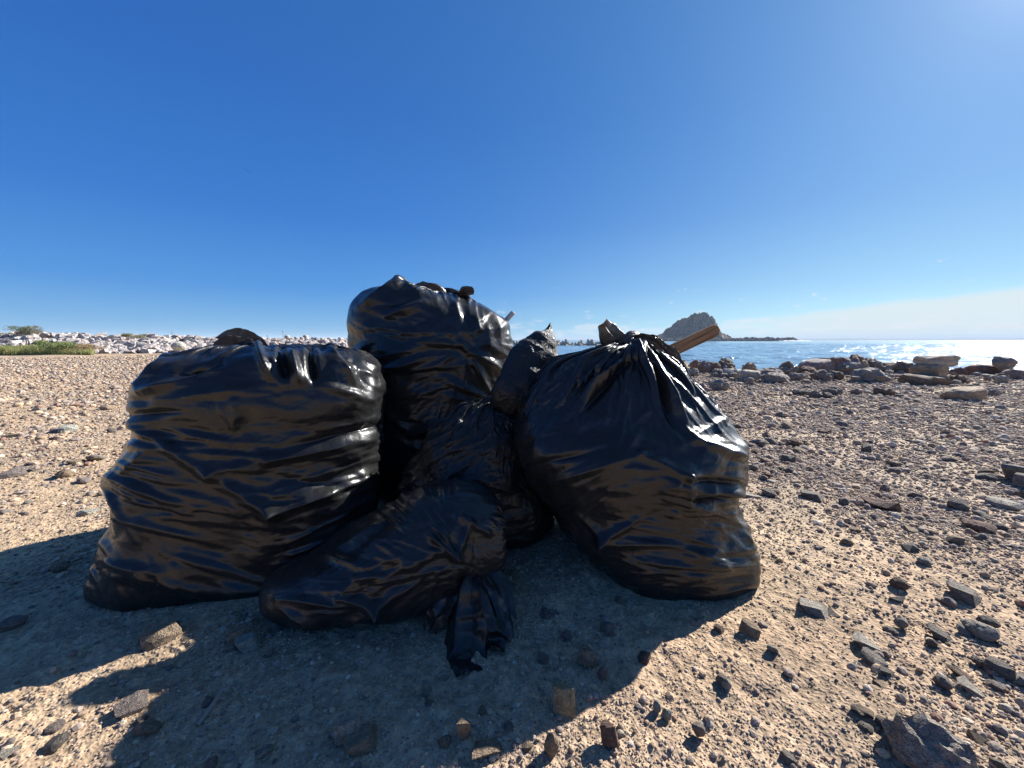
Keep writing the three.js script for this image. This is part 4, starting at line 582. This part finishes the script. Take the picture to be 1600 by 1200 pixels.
{ // front, lying
  const s = (x, y, z, a, b, p = 2.3, yaw = 0.25) => [x, y, z, 0.05 * b, a, 0.0, -Math.sin(yaw) * b, 0, -Math.cos(yaw) * b, p];
  const keys = [s(-0.60, 0.042, -0.89, 0.008, 0.008), s(-0.585, 0.045, -0.89, 0.036, 0.05), s(-0.53, 0.053, -0.895, 0.058, 0.09), s(-0.44, 0.074, -0.915, 0.08, 0.13), s(-0.34, 0.104, -0.94, 0.115, 0.155), s(-0.23, 0.13, -0.96, 0.137, 0.15), s(-0.13, 0.148, -0.975, 0.132, 0.13), s(-0.06, 0.155, -0.98, 0.108, 0.1), s(-0.035, 0.15, -0.96, 0.07, 0.06), s(-0.06, 0.13, -0.90, 0.03, 0.03), s(-0.085, 0.115, -0.875, 0.012, 0.012)];
  const folds = [...fan(715, 870, 150, 265, 8, 130, 26, 0.11), [440, 940, 590, 945, 30, 0.05], [460, 910, 560, 830, 30, 0.06], [590, 945, 680, 880, 30, 0.05], [700, 775, 780, 800, 30, 0.08]];
  const ridges = [[715, 868, 655, 825, 8, 0.009, 1, 0], [712, 866, 680, 815, 7, 0.008, 1, 0], [715, 865, 740, 800, 8, 0.009, 1, 0], [590, 943, 520, 988, 14, 0.009, 1, 0.6], [590, 943, 435, 935, 12, 0.008, 1, 0.3], [590, 943, 520, 925, 8, 0.005, 1, 0], [590, 943, 660, 900, 10, 0.006, 1, 0.2], [520, 988, 435, 945, 12, 0.006, 0.7, 0.2], [520, 865, 620, 805, 8, 0.007, 0.3, 0.2], [700, 800, 760, 830, 8, 0.008, 0.3, 0.5]];
  const add = bag('small black bag lying flat in front, its tied tail spread on dirt', makeFilm({ keys, NU: 320, NV: 256, seed: 31, lumps: 0.012, lumpFreq: 6, folds, ridges, pokes: [[590, 943, 34, 0.01], [520, 988, 30, 0.006]], slack: 0.025, auto: [440, 770, 790, 980, 16, 0.0036, -25, 0.4], gather: [[0.74, 0.97, 2.2]], pleats: 11, iters: [120, 100, 70], flip: false }), M_BAG, [-0.33, 0, -0.92]);
  add('knot', knot([-0.088, 0.108, -0.872], [0.05, 0.05, 0.045], 35, 0.8), M_BAG);
  add('bag_tail', leaf({ path: [[-0.088, 0.105, -0.87], [-0.092, 0.098, -0.825], [-0.09, 0.045, -0.785], [-0.085, 0.012, -0.755], [-0.072, 0.006, -0.722]], width: [0.014, 0.036, 0.056, 0.075, 0.06], side: [1, 0.1, 0.2], pleats: 0.8, amp: 0.32, cup: -0.12, crumple: 0.006, seed: 42, NV: 110, NU: 100, wave: 0.5 }), M_BAG, 'crumpled tail of film spread on the ground');
  add('bag_tail', leaf({ path: [[-0.09, 0.105, -0.87], [-0.13, 0.095, -0.85], [-0.165, 0.05, -0.83], [-0.19, 0.012, -0.82]], width: [0.012, 0.034, 0.042, 0.03], side: [0.5, -0.3, 0.8], pleats: 0.6, amp: 0.35, cup: -0.25, crumple: 0.006, seed: 44, NV: 80, NU: 80, wave: 0.4 }), M_BAG);
  add('bag_tail', leaf({ path: [[-0.085, 0.105, -0.88], [-0.055, 0.1, -0.86], [-0.03, 0.06, -0.83], [-0.012, 0.015, -0.795]], width: [0.012, 0.032, 0.042, 0.03], side: [0.8, 0.2, -0.5], pleats: 0.5, amp: 0.2, cup: -0.2, crumple: 0.004, seed: 47, NV: 80, NU: 80, wave: 1 }), M_BAG, 'smooth flap of the tail at its right');
}
{ // the two sticks
  const A = atZ(1035, 552, -1.24), B = atZ(1121, 514, -1.24), L = A.distanceTo(B) + 0.1, w = 0.034, sh = new THREE.Shape();
  sh.moveTo(-L, -w / 2); sh.lineTo(-w * 0.55, -w / 2); sh.bezierCurveTo(-0.004, -w / 2, 0.002, -w * 0.2, 0, w * 0.12); sh.bezierCurveTo(-0.003, w / 2, -w * 0.4, w / 2, -w * 0.6, w / 2); sh.lineTo(-L, w / 2); sh.closePath();
  const g = new THREE.ExtrudeGeometry(sh, { depth: 0.006, bevelEnabled: true, bevelSize: 0.002, bevelThickness: 0.002, bevelSegments: 2, curveSegments: 14 });
  const ln = tileFbm(5, 5, 301), wood = tex(512, (u, v, c) => { const k = 0.7 + 0.5 * (ln(u * 0.35, v * 9) - 0.5) * 1.5 + 0.35 * (ln(u, v * 30) - 0.5); c[0] = 0.80 * k; c[1] = 0.63 * k; c[2] = 0.45 * k; }, true);
  wood.repeat.set(6, 6);
  const m = new THREE.Mesh(g, new THREE.MeshStandardMaterial({ map: wood, color: new THREE.Color(0.9, 0.85, 0.8), roughness: 0.7, bumpMap: wood, bumpScale: 0.0006 }));
  m.position.copy(B); m.rotation.set(0, 0.12, Math.atan2(B.y - A.y, B.x - A.x)); top(m, 'wooden_stick', 'flat brown wooden stick with rounded end, poking out of the right bag', 'stick');
  const p = atZ(778, 515, -1.68), q = atZ(802, 488, -1.68), d = q.clone().sub(p), len = d.length(), R = 0.0105;
  const pr = [[R * 0.72, len], [R * 0.74, len - 0.03], [R * 0.72, len], [R * 0.95, len + 0.001], [R, len - 0.001], [R, 0]].map(([x, y]) => new THREE.Vector2(x, y));
  const t = new THREE.Mesh(new THREE.LatheGeometry(pr, 28), new THREE.MeshStandardMaterial({ color: new THREE.Color(0.62, 0.54, 0.46), roughness: 0.5, side: THREE.DoubleSide }));
  t.position.copy(p); t.quaternion.setFromUnitVectors(new THREE.Vector3(0, 1, 0), d.normalize()); top(t, 'pipe', 'pale pipe end poking out of the tall rear bag', 'pipe');
}

// ------------------------------------------------------------------ boulders along the water's edge, read from left to right: [x0, x1, top, foot]
function boulder([x0, x1, y0, y1], tone, shape, label, o = {}) { if (!o.z) y1 = Math.max(y1, 585); { const k = o.slab ? lerp(1, 0.74, sstep(1180, 1420, x0)) : lerp(1, 0.88, sstep(1180, 1420, x0)), m = (x0 + x1) / 2, w = Math.max((x1 - x0) / 2 * k, 0.6 * (y1 - y0)); x0 = m - w; x1 = m + w; } return stoneAt((x0 + x1) / 2, (y0 + y1) / 2, x1 - x0, y1 - y0, tone, shape, label, { lib: o.slab ? SLABS : BOULDERS, turn: 0.25 * Math.sin(x0), cat: o.cat ?? 'boulder', name: o.name ?? 'boulder', deep: 0.8, sink: 0.12, ...o }); }
boulder([1047, 1076, 564, 588], 'yellowish', 1, 'pale yellowish boulder just behind the right bag\'s hanging tail');
boulder([1073, 1090, 577, 590], 'grey', 0, 'grey boulder right of the pale yellowish one');
boulder([1080, 1093, 566, 577], 'reddish brown', 2, 'small brown boulder above the first grey one');
boulder([1091, 1105, 567, 578], 'mauve grey', 3, 'dull boulder at the water\'s edge below the stick');
boulder([1107, 1122, 566, 576], 'reddish brown', 4, 'low reddish boulder on the waterline below the stick\'s tip');
boulder([1113, 1130, 577, 591], 'dark grey', 5, 'dark round boulder left of the split pale one');
boulder([1124, 1140, 563, 576], 'brown', 0, 'pointed brown boulder highest on the waterline near the right bag');
boulder([1125, 1139, 573, 583], 'grey', 2, 'small dark boulder under the pointed brown one');
boulder([1129, 1159, 576, 592], 'pale grey', 4, 'wide pale boulder split by a shadowed ledge');
boulder([1154, 1185, 579, 597], 'pale grey', 0, 'square pale block standing in front of the boulder row', { slab: true });
boulder([1161, 1177, 566, 578], 'tan', 1, 'rounded tan boulder on the waterline above the square block');
boulder([1183, 1219, 575, 589], 'mauve grey', 3, 'flat mauve boulder between the square block and the wide one');
boulder([1194, 1229, 583, 600], 'grey', 5, 'wide rugged grey boulder right of the square block');
boulder([1210, 1233, 572, 584], 'grey', 1, 'rounded grey boulder behind the wide rugged one');
boulder([1219, 1241, 566, 577], 'brown', 2, 'brown boulder on the waterline, left of the leaning slab');
boulder([1235, 1250, 573, 586], 'tan', 3, 'small tan boulder below the brown waterline boulder');
boulder([1234, 1256, 583, 597], 'mauve grey', 4, 'angular boulder at the foot, right of the wide rugged one');
boulder([1249, 1272, 572, 587], 'reddish brown', 5, 'reddish boulder under the low end of the leaning slab');
boulder([1250, 1300, 561, 576], 'mauve grey', 0, 'long dark slab sloping left into the water', { slab: true, tilt: 0.22 });
boulder([1280, 1318, 556, 568], 'reddish brown', 1, 'dark reddish slab behind the biggest grey boulder', { slab: true });
boulder([1285, 1341, 561, 584], 'grey', 3, 'biggest smooth grey boulder, sloping down to the right');
boulder([1269, 1296, 580, 597], 'dark grey', 2, 'dark boulder in front, below the biggest grey one');
boulder([1294, 1315, 580, 595], 'brown', 4, 'brown boulder right of the dark front one');
boulder([1322, 1353, 557, 575], 'reddish brown', 0, 'dark peaked boulder right of the biggest grey one');
boulder([1337, 1356, 566, 581], 'yellowish', 2, 'small yellowish boulder in front of the dark peaked one');
boulder([1351, 1370, 560, 576], 'dark grey', 5, 'dark knobbly boulder right of the peaked one');
boulder([1329, 1379, 575, 599], 'grey', 1, 'large rounded boulder in front with a level pale top');
boulder([1376, 1392, 573, 585], 'grey', 2, 'small grey boulder behind the large rounded one');
boulder([1372, 1412, 565, 581], 'tan', 1, 'long tan slab on the waterline right of the knobbly boulder', { slab: true });
boulder([1400, 1427, 566, 586], 'brown', 4, 'brown leaning boulder left of the slab stack');
boulder([1404, 1432, 585, 598], 'reddish brown', 2, 'low reddish slab at the left foot of the slab stack', { slab: true });
{ // the stack of slabs: three things resting on one another
  const f = boulder([1400, 1486, 584, 603], 'brown', 2, 'lowest and longest slab of the stack of three', { slab: true, turn: 0.12, sink: 0.16, name: 'slab', cat: 'slab', deep: 0.7 });
  const b = onGround(1440, 601), z = b.z - 0.28, w = (px) => px * (-z * CP + CAM_H * SP) / FPX;
  const mid = new THREE.Mesh(SLABS[0], TONE.tan), up = new THREE.Mesh(SLABS[1], TONE['pale grey']);
  const yAt = (py) => atZ(1450, py, z).y;
  mid.scale.set(w(54), (yAt(569) - yAt(587)) * 1.2, w(38)); mid.position.set(atZ(1453, 578, z).x, yAt(578.5), z); mid.rotation.set(0.02, 0.3, -0.015);
  up.scale.set(w(58), (yAt(554) - yAt(573)) * 1.15, w(36)); up.position.set(atZ(1464, 564, z).x, yAt(563.5), z); up.rotation.set(-0.02, -0.1, 0.02);
  top(mid, 'slab', 'middle slab of the stack of three, shortest and thickest', 'slab'); top(up, 'slab', 'topmost flat slab of the stack of three, against the glittering sea', 'slab');
}
boulder([1482, 1506, 586, 600], 'brown', 1, 'round brown boulder at the right foot of the slab stack');
boulder([1487, 1507, 576, 589], 'reddish brown', 3, 'reddish boulder behind the slab stack\'s right end');
boulder([1509, 1577, 570, 590], 'reddish brown', 0, 'long dark red boulder at right with a cracked top', { slab: true });
{ const m = boulder([1553, 1581, 558, 577], 'grey', 4, 'pointed grey boulder perched on the long dark red one', { z: -6.75, sink: 0 }); }
boulder([1566, 1606, 578, 595], 'mauve grey', 0, 'pale mauve block cut by the right edge of the view', { slab: true });
boulder([1531, 1562, 585, 593], 'pale grey', 2, 'thin pale slab in front of the long dark red boulder', { slab: true });
boulder([1462, 1549, 605, 627], 'tan', 0, 'flat tilted slab lying alone in front of the slab stack', { slab: true, tilt: 0.12, turn: 0.2, deep: 0.5, sink: 0.2 });
boulder([1540, 1558, 609, 620], 'mauve grey', 3, 'small dark stone at the right end of the tilted slab', { name: 'stone', cat: 'stone' });
boulder([1080, 1105, 597, 613], 'mauve grey', 1, 'rounded mauve boulder nearest the right bag\'s shoulder');
boulder([1109, 1137, 593, 610], 'grey', 3, 'twin humped grey boulder in front of the row, right of the mauve one');
for (const [b, l] of [[[1240, 1261, 608, 618], 'dark flat stone leftmost in the group before the boulders'], [[1262, 1283, 611, 622], 'dark pointed stone, second in the group before the boulders'], [[1287, 1313, 605, 618], 'widest dark stone of the group before the boulders'], [[1284, 1299, 614, 623], 'smallest dark stone of the group, below the widest'], [[1328, 1346, 608, 618], 'dark stone alone right of the group before the boulders'], [[1366, 1381, 605, 617], 'dark stone left of the low brown one before the boulders'], [[1376, 1397, 608, 618], 'low brown stone before the boulders, left of the tilted slab']]) boulder(b, l.includes('brown') ? 'brown' : 'dark grey', b[0], l, { name: 'stone', cat: 'stone' });
{ // small filling stones between the boulders
  const R = rng(401), tones = ['grey', 'mauve grey', 'tan', 'brown', 'pale grey', 'dark grey'];
  for (let k = 0; k < 110; k++) { const px = lerp(1060, 1600, R()), py = lerp(579, 598, R()), w = 9 + 9 * R(), t = tones[Math.floor(R() * 6)], side = px < 1250 ? 'left half' : 'right half'; stoneAt(px, py, w, w * (0.5 + 0.25 * R()), t, Math.floor(R() * 8), `small ${t} stone wedged among the boulders, ${side} of the row`, { group: `small ${t} stones among the boulders, ${side}` }); }
}
// ------------------------------------------------------------------ stones that can be singled out on the ground: [x, y, w, h, tone, shape, label, options]
for (const [x, y, w, h, tone, shape, label, o] of [
  [1382, 786, 66, 28, 'reddish brown', 2, 'long flat reddish stone lying alone right of the right bag', { tilt: -0.18, turn: 0.3 }],
  [1586, 740, 44, 32, 'dark grey', 0, 'dark angular rock at the right edge, left one of a pair', {}],
  [1600, 752, 26, 26, 'grey', 4, 'rock cut by the right edge, beside the dark angular one', {}],
  [1528, 822, 42, 18, 'reddish brown', 3, 'dark red flat stone well right of the long reddish one', {}],
  [1560, 822, 22, 12, 'dark grey', 1, 'small dark stone touching the dark red flat one', {}],
  [1432, 770, 26, 13, 'mauve grey', 2, 'mauve stone behind the long reddish one', {}],
  [1570, 790, 44, 10, 'pale grey', 4, 'pale flat sliver of stone near the right edge', {}],
  [1268, 777, 34, 14, 'dark grey', 6, 'cluster like dark stone left of the long reddish one', {}],
  [1232, 718, 22, 13, 'dark grey', 4, 'dark peaked stone on gravel behind the right bag\'s edge', {}],
  [1258, 688, 22, 9, 'tan', 2, 'pale topped stone far back right of the right bag', {}],
  [1172, 778, 36, 9, 'pale grey', 2, 'pale flat stone touching the right bag\'s notch', {}],
  [1442, 1182, 96, 76, 'grey', 6, 'large rough dark rock at the bottom right edge', { lib: BOULDERS, sink: 0.3, tilt: -0.1 }],
  [1505, 1197, 26, 20, 'mauve grey', 1, 'small rock right of the large rough one at the bottom', {}],
  [1530, 988, 44, 28, 'pale grey', 3, 'smooth pale grey stone, largest pale one at lower right', {}],
  [1543, 975, 28, 18, 'dark grey', 1, 'dark stone tucked behind the smooth pale grey one', {}],
  [1503, 932, 44, 24, 'grey', 6, 'grey ridged stone above the smooth pale one', { tilt: -0.2 }],
  [1404, 917, 26, 20, 'brown', 1, 'round brown stone at mid right, left of the ridged one', {}],
  [1407, 976, 19, 16, 'pale grey', 1, 'small round pale stone below the round brown one', {}],
  [1467, 996, 34, 13, 'dark grey', 6, 'dark elongated stone left of the smooth pale one', { tilt: -0.35 }],
  [1455, 1006, 15, 13, 'dark grey', 1, 'dark round pebble under the elongated dark stone', {}],
  [1472, 1069, 28, 22, 'grey', 7, 'grey stone with hollow top at lower right', {}],
  [1522, 1084, 46, 14, 'pale grey', 2, 'long pale splinter of stone at lower right', { tilt: -0.4 }],
  [1562, 1048, 36, 24, 'dark grey', 4, 'dark block near the right edge at lower right', {}],
  [1530, 1035, 22, 14, 'dark grey', 3, 'dark stone between the smooth pale one and dark block', {}],
  [1343, 1118, 34, 22, 'brown', 0, 'brown stone left of the large rough rock', {}],
  [1378, 1136, 20, 18, 'dark grey', 4, 'dark upright stone just above the large rough rock', {}],
  [1350, 1140, 24, 15, 'grey', 3, 'flat grey stone below the brown one at lower right', {}],
  [1408, 1124, 19, 16, 'dark grey', 2, 'dark stone above the large rough rock\'s right corner', {}],
  [1385, 1055, 20, 14, 'dark grey', 6, 'dark stone alone at mid lower right', {}],
  [1358, 1012, 48, 18, 'pale grey', 2, 'pale greenish flat stone, upper one of two at lower right', { tilt: -0.25 }],
  [1366, 1036, 38, 15, 'grey', 4, 'grey flat stone under the pale greenish one', { tilt: -0.25 }],
  [1171, 990, 32, 24, 'tan', 4, 'tan block at the edge of the right bag\'s shadow', { tilt: -0.3 }],
  [1205, 1021, 19, 18, 'pale grey', 0, 'pale stone right and below the tan block', {}],
  [1270, 958, 44, 20, 'pale grey', 6, 'low pale stone in the gravel right of the right bag', {}],
  [1135, 1074, 15, 16, 'whitish', 1, 'whitish pebble with a dark shadow below the tan block', {}],
  [1026, 1113, 16, 20, 'whitish', 7, 'left one of two whitish pebbles lying side by side', {}],
  [1041, 1124, 16, 18, 'whitish', 3, 'right one of two whitish pebbles lying side by side', {}],
  [1089, 1149, 24, 22, 'grey', 0, 'grey split stone right of the two whitish pebbles', {}],
  [952, 1163, 27, 32, 'reddish brown', 4, 'reddish block with a long shadow at the bottom', { tilt: 0.2 }],
  [882, 1108, 38, 44, 'yellowish', 4, 'tall yellowish stone standing on the shadow\'s edge', { sink: 0.25 }],
  [862, 1178, 26, 32, 'tan', 1, 'pinkish tan stone left of the reddish block', {}],
  [724, 1156, 28, 36, 'tan', 0, 'tan wedge shaped stone where the shadow ends at bottom', {}],
  [758, 1190, 56, 28, 'tan', 0, 'broad pale flat stone at the bottom edge, below the tan wedge', { sink: 0.35 }],
  [917, 1037, 30, 27, 'tan', 4, 'tan block in shade below the right bag', {}],
  [941, 1061, 17, 17, 'mauve grey', 1, 'small stone in shade right under the tan block in shade', {}],
  [859, 968, 36, 22, 'grey', 2, 'grey stone in shade right of the front bag\'s tail', {}],
  [885, 1002, 20, 17, 'grey', 5, 'grey pebble in shade below and right of the grey stone', {}],
  [948, 990, 26, 18, 'grey', 3, 'grey flat pebble in shade under the right bag\'s base', {}],
  [847, 1038, 18, 13, 'grey', 6, 'small stone in shade right of the tail\'s tip', {}],
  [693, 1063, 22, 18, 'whitish', 0, 'whitish stone in shade below the front bag\'s tail', {}],
  [667, 1080, 17, 18, 'pale grey', 4, 'pale stone in shade, upper one of a touching pair', {}],
  [671, 1100, 15, 17, 'grey', 2, 'grey stone in shade, lower one of a touching pair', {}],
  [546, 1147, 44, 36, 'pale grey', 4, 'pale mauve stone at the bottom, resting against a second one', {}],
  [566, 1171, 58, 32, 'tan', 6, 'pinkish flat stone in front of the pale mauve one at bottom', {}],
  [413, 1180, 28, 20, 'pale grey', 0, 'blocky pale stone in shade at bottom left of centre', {}],
  [330, 1192, 22, 18, 'grey', 3, 'rounded stone in shade at the bottom edge', {}],
  [376, 995, 34, 28, 'tan', 4, 'brownish stone in shade left of a pale one, before left bag', {}],
  [389, 1008, 38, 28, 'whitish', 6, 'whitish stone in shade leaning on the brownish one', {}],
  [423, 1019, 14, 11, 'pale grey', 1, 'small pebble right of the leaning whitish stone', {}],
  [255, 992, 52, 34, 'tan', 4, 'flat stone before the left bag, its near edge in sun', { tilt: 0.2 }],
  [20, 977, 40, 24, 'grey', 7, 'grey stone in the shade of the left bag, far left', {}],
  [208, 1104, 46, 24, 'mauve grey', 6, 'dark broken stone on the sunlit patch, lower left', { tilt: 0.2 }],
  [222, 1122, 20, 12, 'dark grey', 2, 'dark chip below the broken stone on the sunlit patch', {}],
  [86, 1136, 26, 14, 'mauve grey', 3, 'dull stone in the middle of the sunlit patch', {}],
  [90, 1160, 30, 18, 'dark grey', 4, 'dark jagged stone on the sunlit patch near the bottom', { tilt: 0.5 }],
  [12, 1176, 34, 22, 'pale grey', 2, 'pale stone cut by the left edge near the bottom', {}],
  [23, 741, 30, 13, 'mauve grey', 4, 'dark shadowed stone on open dirt, far left', {}],
  [55, 733, 20, 10, 'dark grey', 2, 'dark stone right of the shadowed one, far left', {}],
  [120, 722, 22, 9, 'tan', 6, 'thin tan stone left of the left bag\'s bulge', {}],
  [142, 796, 34, 14, 'whitish', 2, 'whitish stone touching the left bag\'s side', {}],
  [44, 783, 12, 8, 'pale grey', 1, 'small pale stone on open dirt below the dark ones', {}],
  [108, 669, 24, 13, 'whitish', 4, 'pale rough stone on open dirt, halfway to the bank', {}],
  [67, 637, 28, 9, 'pale grey', 2, 'pale low stone on open dirt, further back', {}],
  [168, 635, 20, 9, 'tan', 3, 'tan stone with a long shadow, left of left bag\'s top', {}],
  [17, 681, 22, 8, 'dark grey', 0, 'dark low stone at the left edge, halfway back', {}],
  [175, 673, 11, 9, 'dark grey', 4, 'dark stone touching the left bag\'s waist', {}],
  [60, 671, 14, 8, 'pale grey', 5, 'small pale stone left of the pale rough one', {}],
  [182, 606, 20, 6, 'reddish brown', 2, 'reddish flat stone far back beside the left bag', {}],
  [766, 876, 22, 36, 'brown', 0, 'upright brown stone in deep shade behind the tail', {}],
  [815, 832, 22, 22, 'dark grey', 1, 'dark stone in deep shade between middle and right bags', {}],
]) stoneAt(x, y, w, h, tone, shape, label, o);
{ const m = new THREE.Mesh(rockGeo(991, 4, { round: 0.85, cuts: 3, rough: 0.03 }), TONE.whitish); m.position.copy(atZ(279, 541, -17.6)); m.scale.set(0.62, 0.42, 0.5); top(m, 'boulder', 'smooth white boulder at the bank\'s foot, peeping over left bag', 'boulder'); }
{ // dry twig on the dirt before the bags
  const a = onGround(346, 1082), b = onGround(308, 1132), c = onGround(352, 1090), g = mergeGeometries([[a, b], [a.clone().lerp(b, 0.25), c]].map(([p, q], k) => { const m = p.clone().lerp(q, 0.5).add(new THREE.Vector3(0.004, 0.004, 0)); return new THREE.TubeGeometry(new THREE.CatmullRomCurve3([p, m, q].map((v) => v.clone().setY(groundY(v.x, v.z) + 0.006))), 14, k ? 0.0022 : 0.0036, 7); }));
  top(new THREE.Mesh(g, new THREE.MeshStandardMaterial({ color: new THREE.Color(0.3, 0.25, 0.2), roughness: 0.9 })), 'twig', 'grey dry twig lying in shade on the dirt, lower left', 'twig');
}
// ------------------------------------------------------------------ gravel: sizes follow one law from the feet to the shore
{
  const R = rng(777), list = [], q2 = [0, 0], tones = [['grey', [0.36, 0.31, 0.27]], ['mauve grey', [0.34, 0.275, 0.245]], ['tan', [0.50, 0.39, 0.285]], ['pale grey', [0.50, 0.45, 0.39]], ['dark grey', [0.17, 0.15, 0.145]], ['reddish brown', [0.31, 0.20, 0.155]], ['brown', [0.28, 0.215, 0.165]]], cum = [0.20, 0.38, 0.68, 0.80, 0.87, 0.92, 1];
  const inBag = (x, z) => [[-0.78, -1.21, 0.36, 0.3], [-0.33, -1.74, 0.34, 0.27], [0.46, -1.18, 0.28, 0.26], [-0.14, -1.3, 0.2, 0.17], [-0.32, -0.92, 0.24, 0.1]].some(([a, b, c, d]) => ((x - a) / c) ** 2 + ((z - b) / d) ** 2 < 1);
  let tries = 0;
  while (list.length < 200000 && tries++ < 1800000) {
    const r = 0.45 * Math.pow(22 / 0.45, R()), a = (R() * 2 - 1) * 1.02, x = r * Math.sin(a), z = -r * Math.cos(a); if (inBag(x, z)) continue;
    const gv = gravelAt(x, z), left = sstep(0.1, -0.9, x) * sstep(-1.6, -0.6, z); const frontal = sstep(0.9, 0.45, Math.abs(x - 0.1)) * sstep(-1.25, -1.0, z); if (R() > Math.pow(gv, 1.6) * (0.35 + 0.65 * sstep(-0.25, 0.3, fbm(x * 1.9 + 3, z * 1.9, 9.9, 3))) * (1 - 0.85 * left) * (1 - 0.75 * frontal) + 0.015) continue;
    if (inland(x, z) < 0.3) continue;
    const px = 1.4 * Math.pow(1 - R() * 0.9995, -1 / 3.0), d = Math.hypot(r, CAM_H), s = Math.min(px, 20) * d / FPX; if (s > 0.085) continue;
    project(x, 0, z, q2); if (q2[0] < -60 || q2[0] > 1660 || q2[1] > 1260) continue;
    const u = R(); let k = 0; while (u > cum[k]) k++; list.push({ x, z, s, px: s / d * FPX, k, a: R() * 6.28, f: 0.42 + 0.4 * R(), w: 0.75 + 0.6 * R(), tx: R() * 0.7 - 0.35, tz: R() * 0.7 - 0.35, v: 0.75 + 0.5 * R(), g: Math.floor(R() * 6) });
  }
  list.sort((a, b) => b.px - a.px);
  const place = (o, t) => { o.position.set(t.x, groundY(t.x, t.z) + t.s * t.f * 0.22, t.z); o.rotation.set(t.tx, t.a, t.tz); o.scale.set(t.s * t.w, t.s * t.f, t.s); };
  const nSingle = 170, proto = new Map();
  for (let i = 0; i < nSingle; i++) {
    const t = list[i], tone = tones[t.k][0]; project(t.x, 0, t.z, q2);
    const where = t.x > 0.75 && t.z < -3 ? 'far out on the gravel at right' : q2[0] > 1330 ? 'on sunlit gravel near the right edge' : q2[0] > 1000 && q2[1] > 960 ? 'on sunlit dirt below the right bag' : q2[0] > 1000 ? 'on sunlit gravel beside the right bag' : q2[0] > 420 ? 'on dirt in front of the bags' : q2[1] > 940 ? 'on dirt at lower left' : q2[1] > 700 ? 'on open dirt left of the left bag' : 'far back on the open dirt at left';
    const look = (t.f < 0.55 ? 'flat ' : t.f > 0.72 ? 'rounded ' : 'angular ') + tone, key = t.g + tone; let m = proto.get(key); if (!m) { m = new THREE.Mesh(t.g % 2 ? STONES[t.g] : CHIPS[t.g], TONE[tone]); proto.set(key, m); } else { m = m.clone(); m.userData = {}; }
    place(m, t); top(m, 'stone', `${look} stone ${where}`, 'stone', `${look} stones ${where}`);
  }
  const dummy = new THREE.Object3D(), c = new THREE.Color(), byGeo = PEBBLES.map(() => []); for (let i = nSingle; i < list.length; i++) byGeo[list[i].g].push(list[i]);
  const mat = new THREE.MeshStandardMaterial({ color: 0xffffff, map: stoneTex.map, roughness: 0.92 });
  byGeo.forEach((l, gi) => {
    const im = new THREE.InstancedMesh(PEBBLES[gi], mat, l.length);
    l.forEach((t, i) => { place(dummy, t); dummy.updateMatrix(); im.setMatrixAt(i, dummy.matrix); const b = tones[t.k][1]; im.setColorAt(i, c.setRGB(b[0] * t.v * 1.6, b[1] * t.v * 1.52, b[2] * t.v * 1.42)); });
    top(im, 'gravel', 'loose gravel scattered over the dirt all around the bags', 'gravel', null, 'stuff');
  });
}
renderer.render(scene, camera);
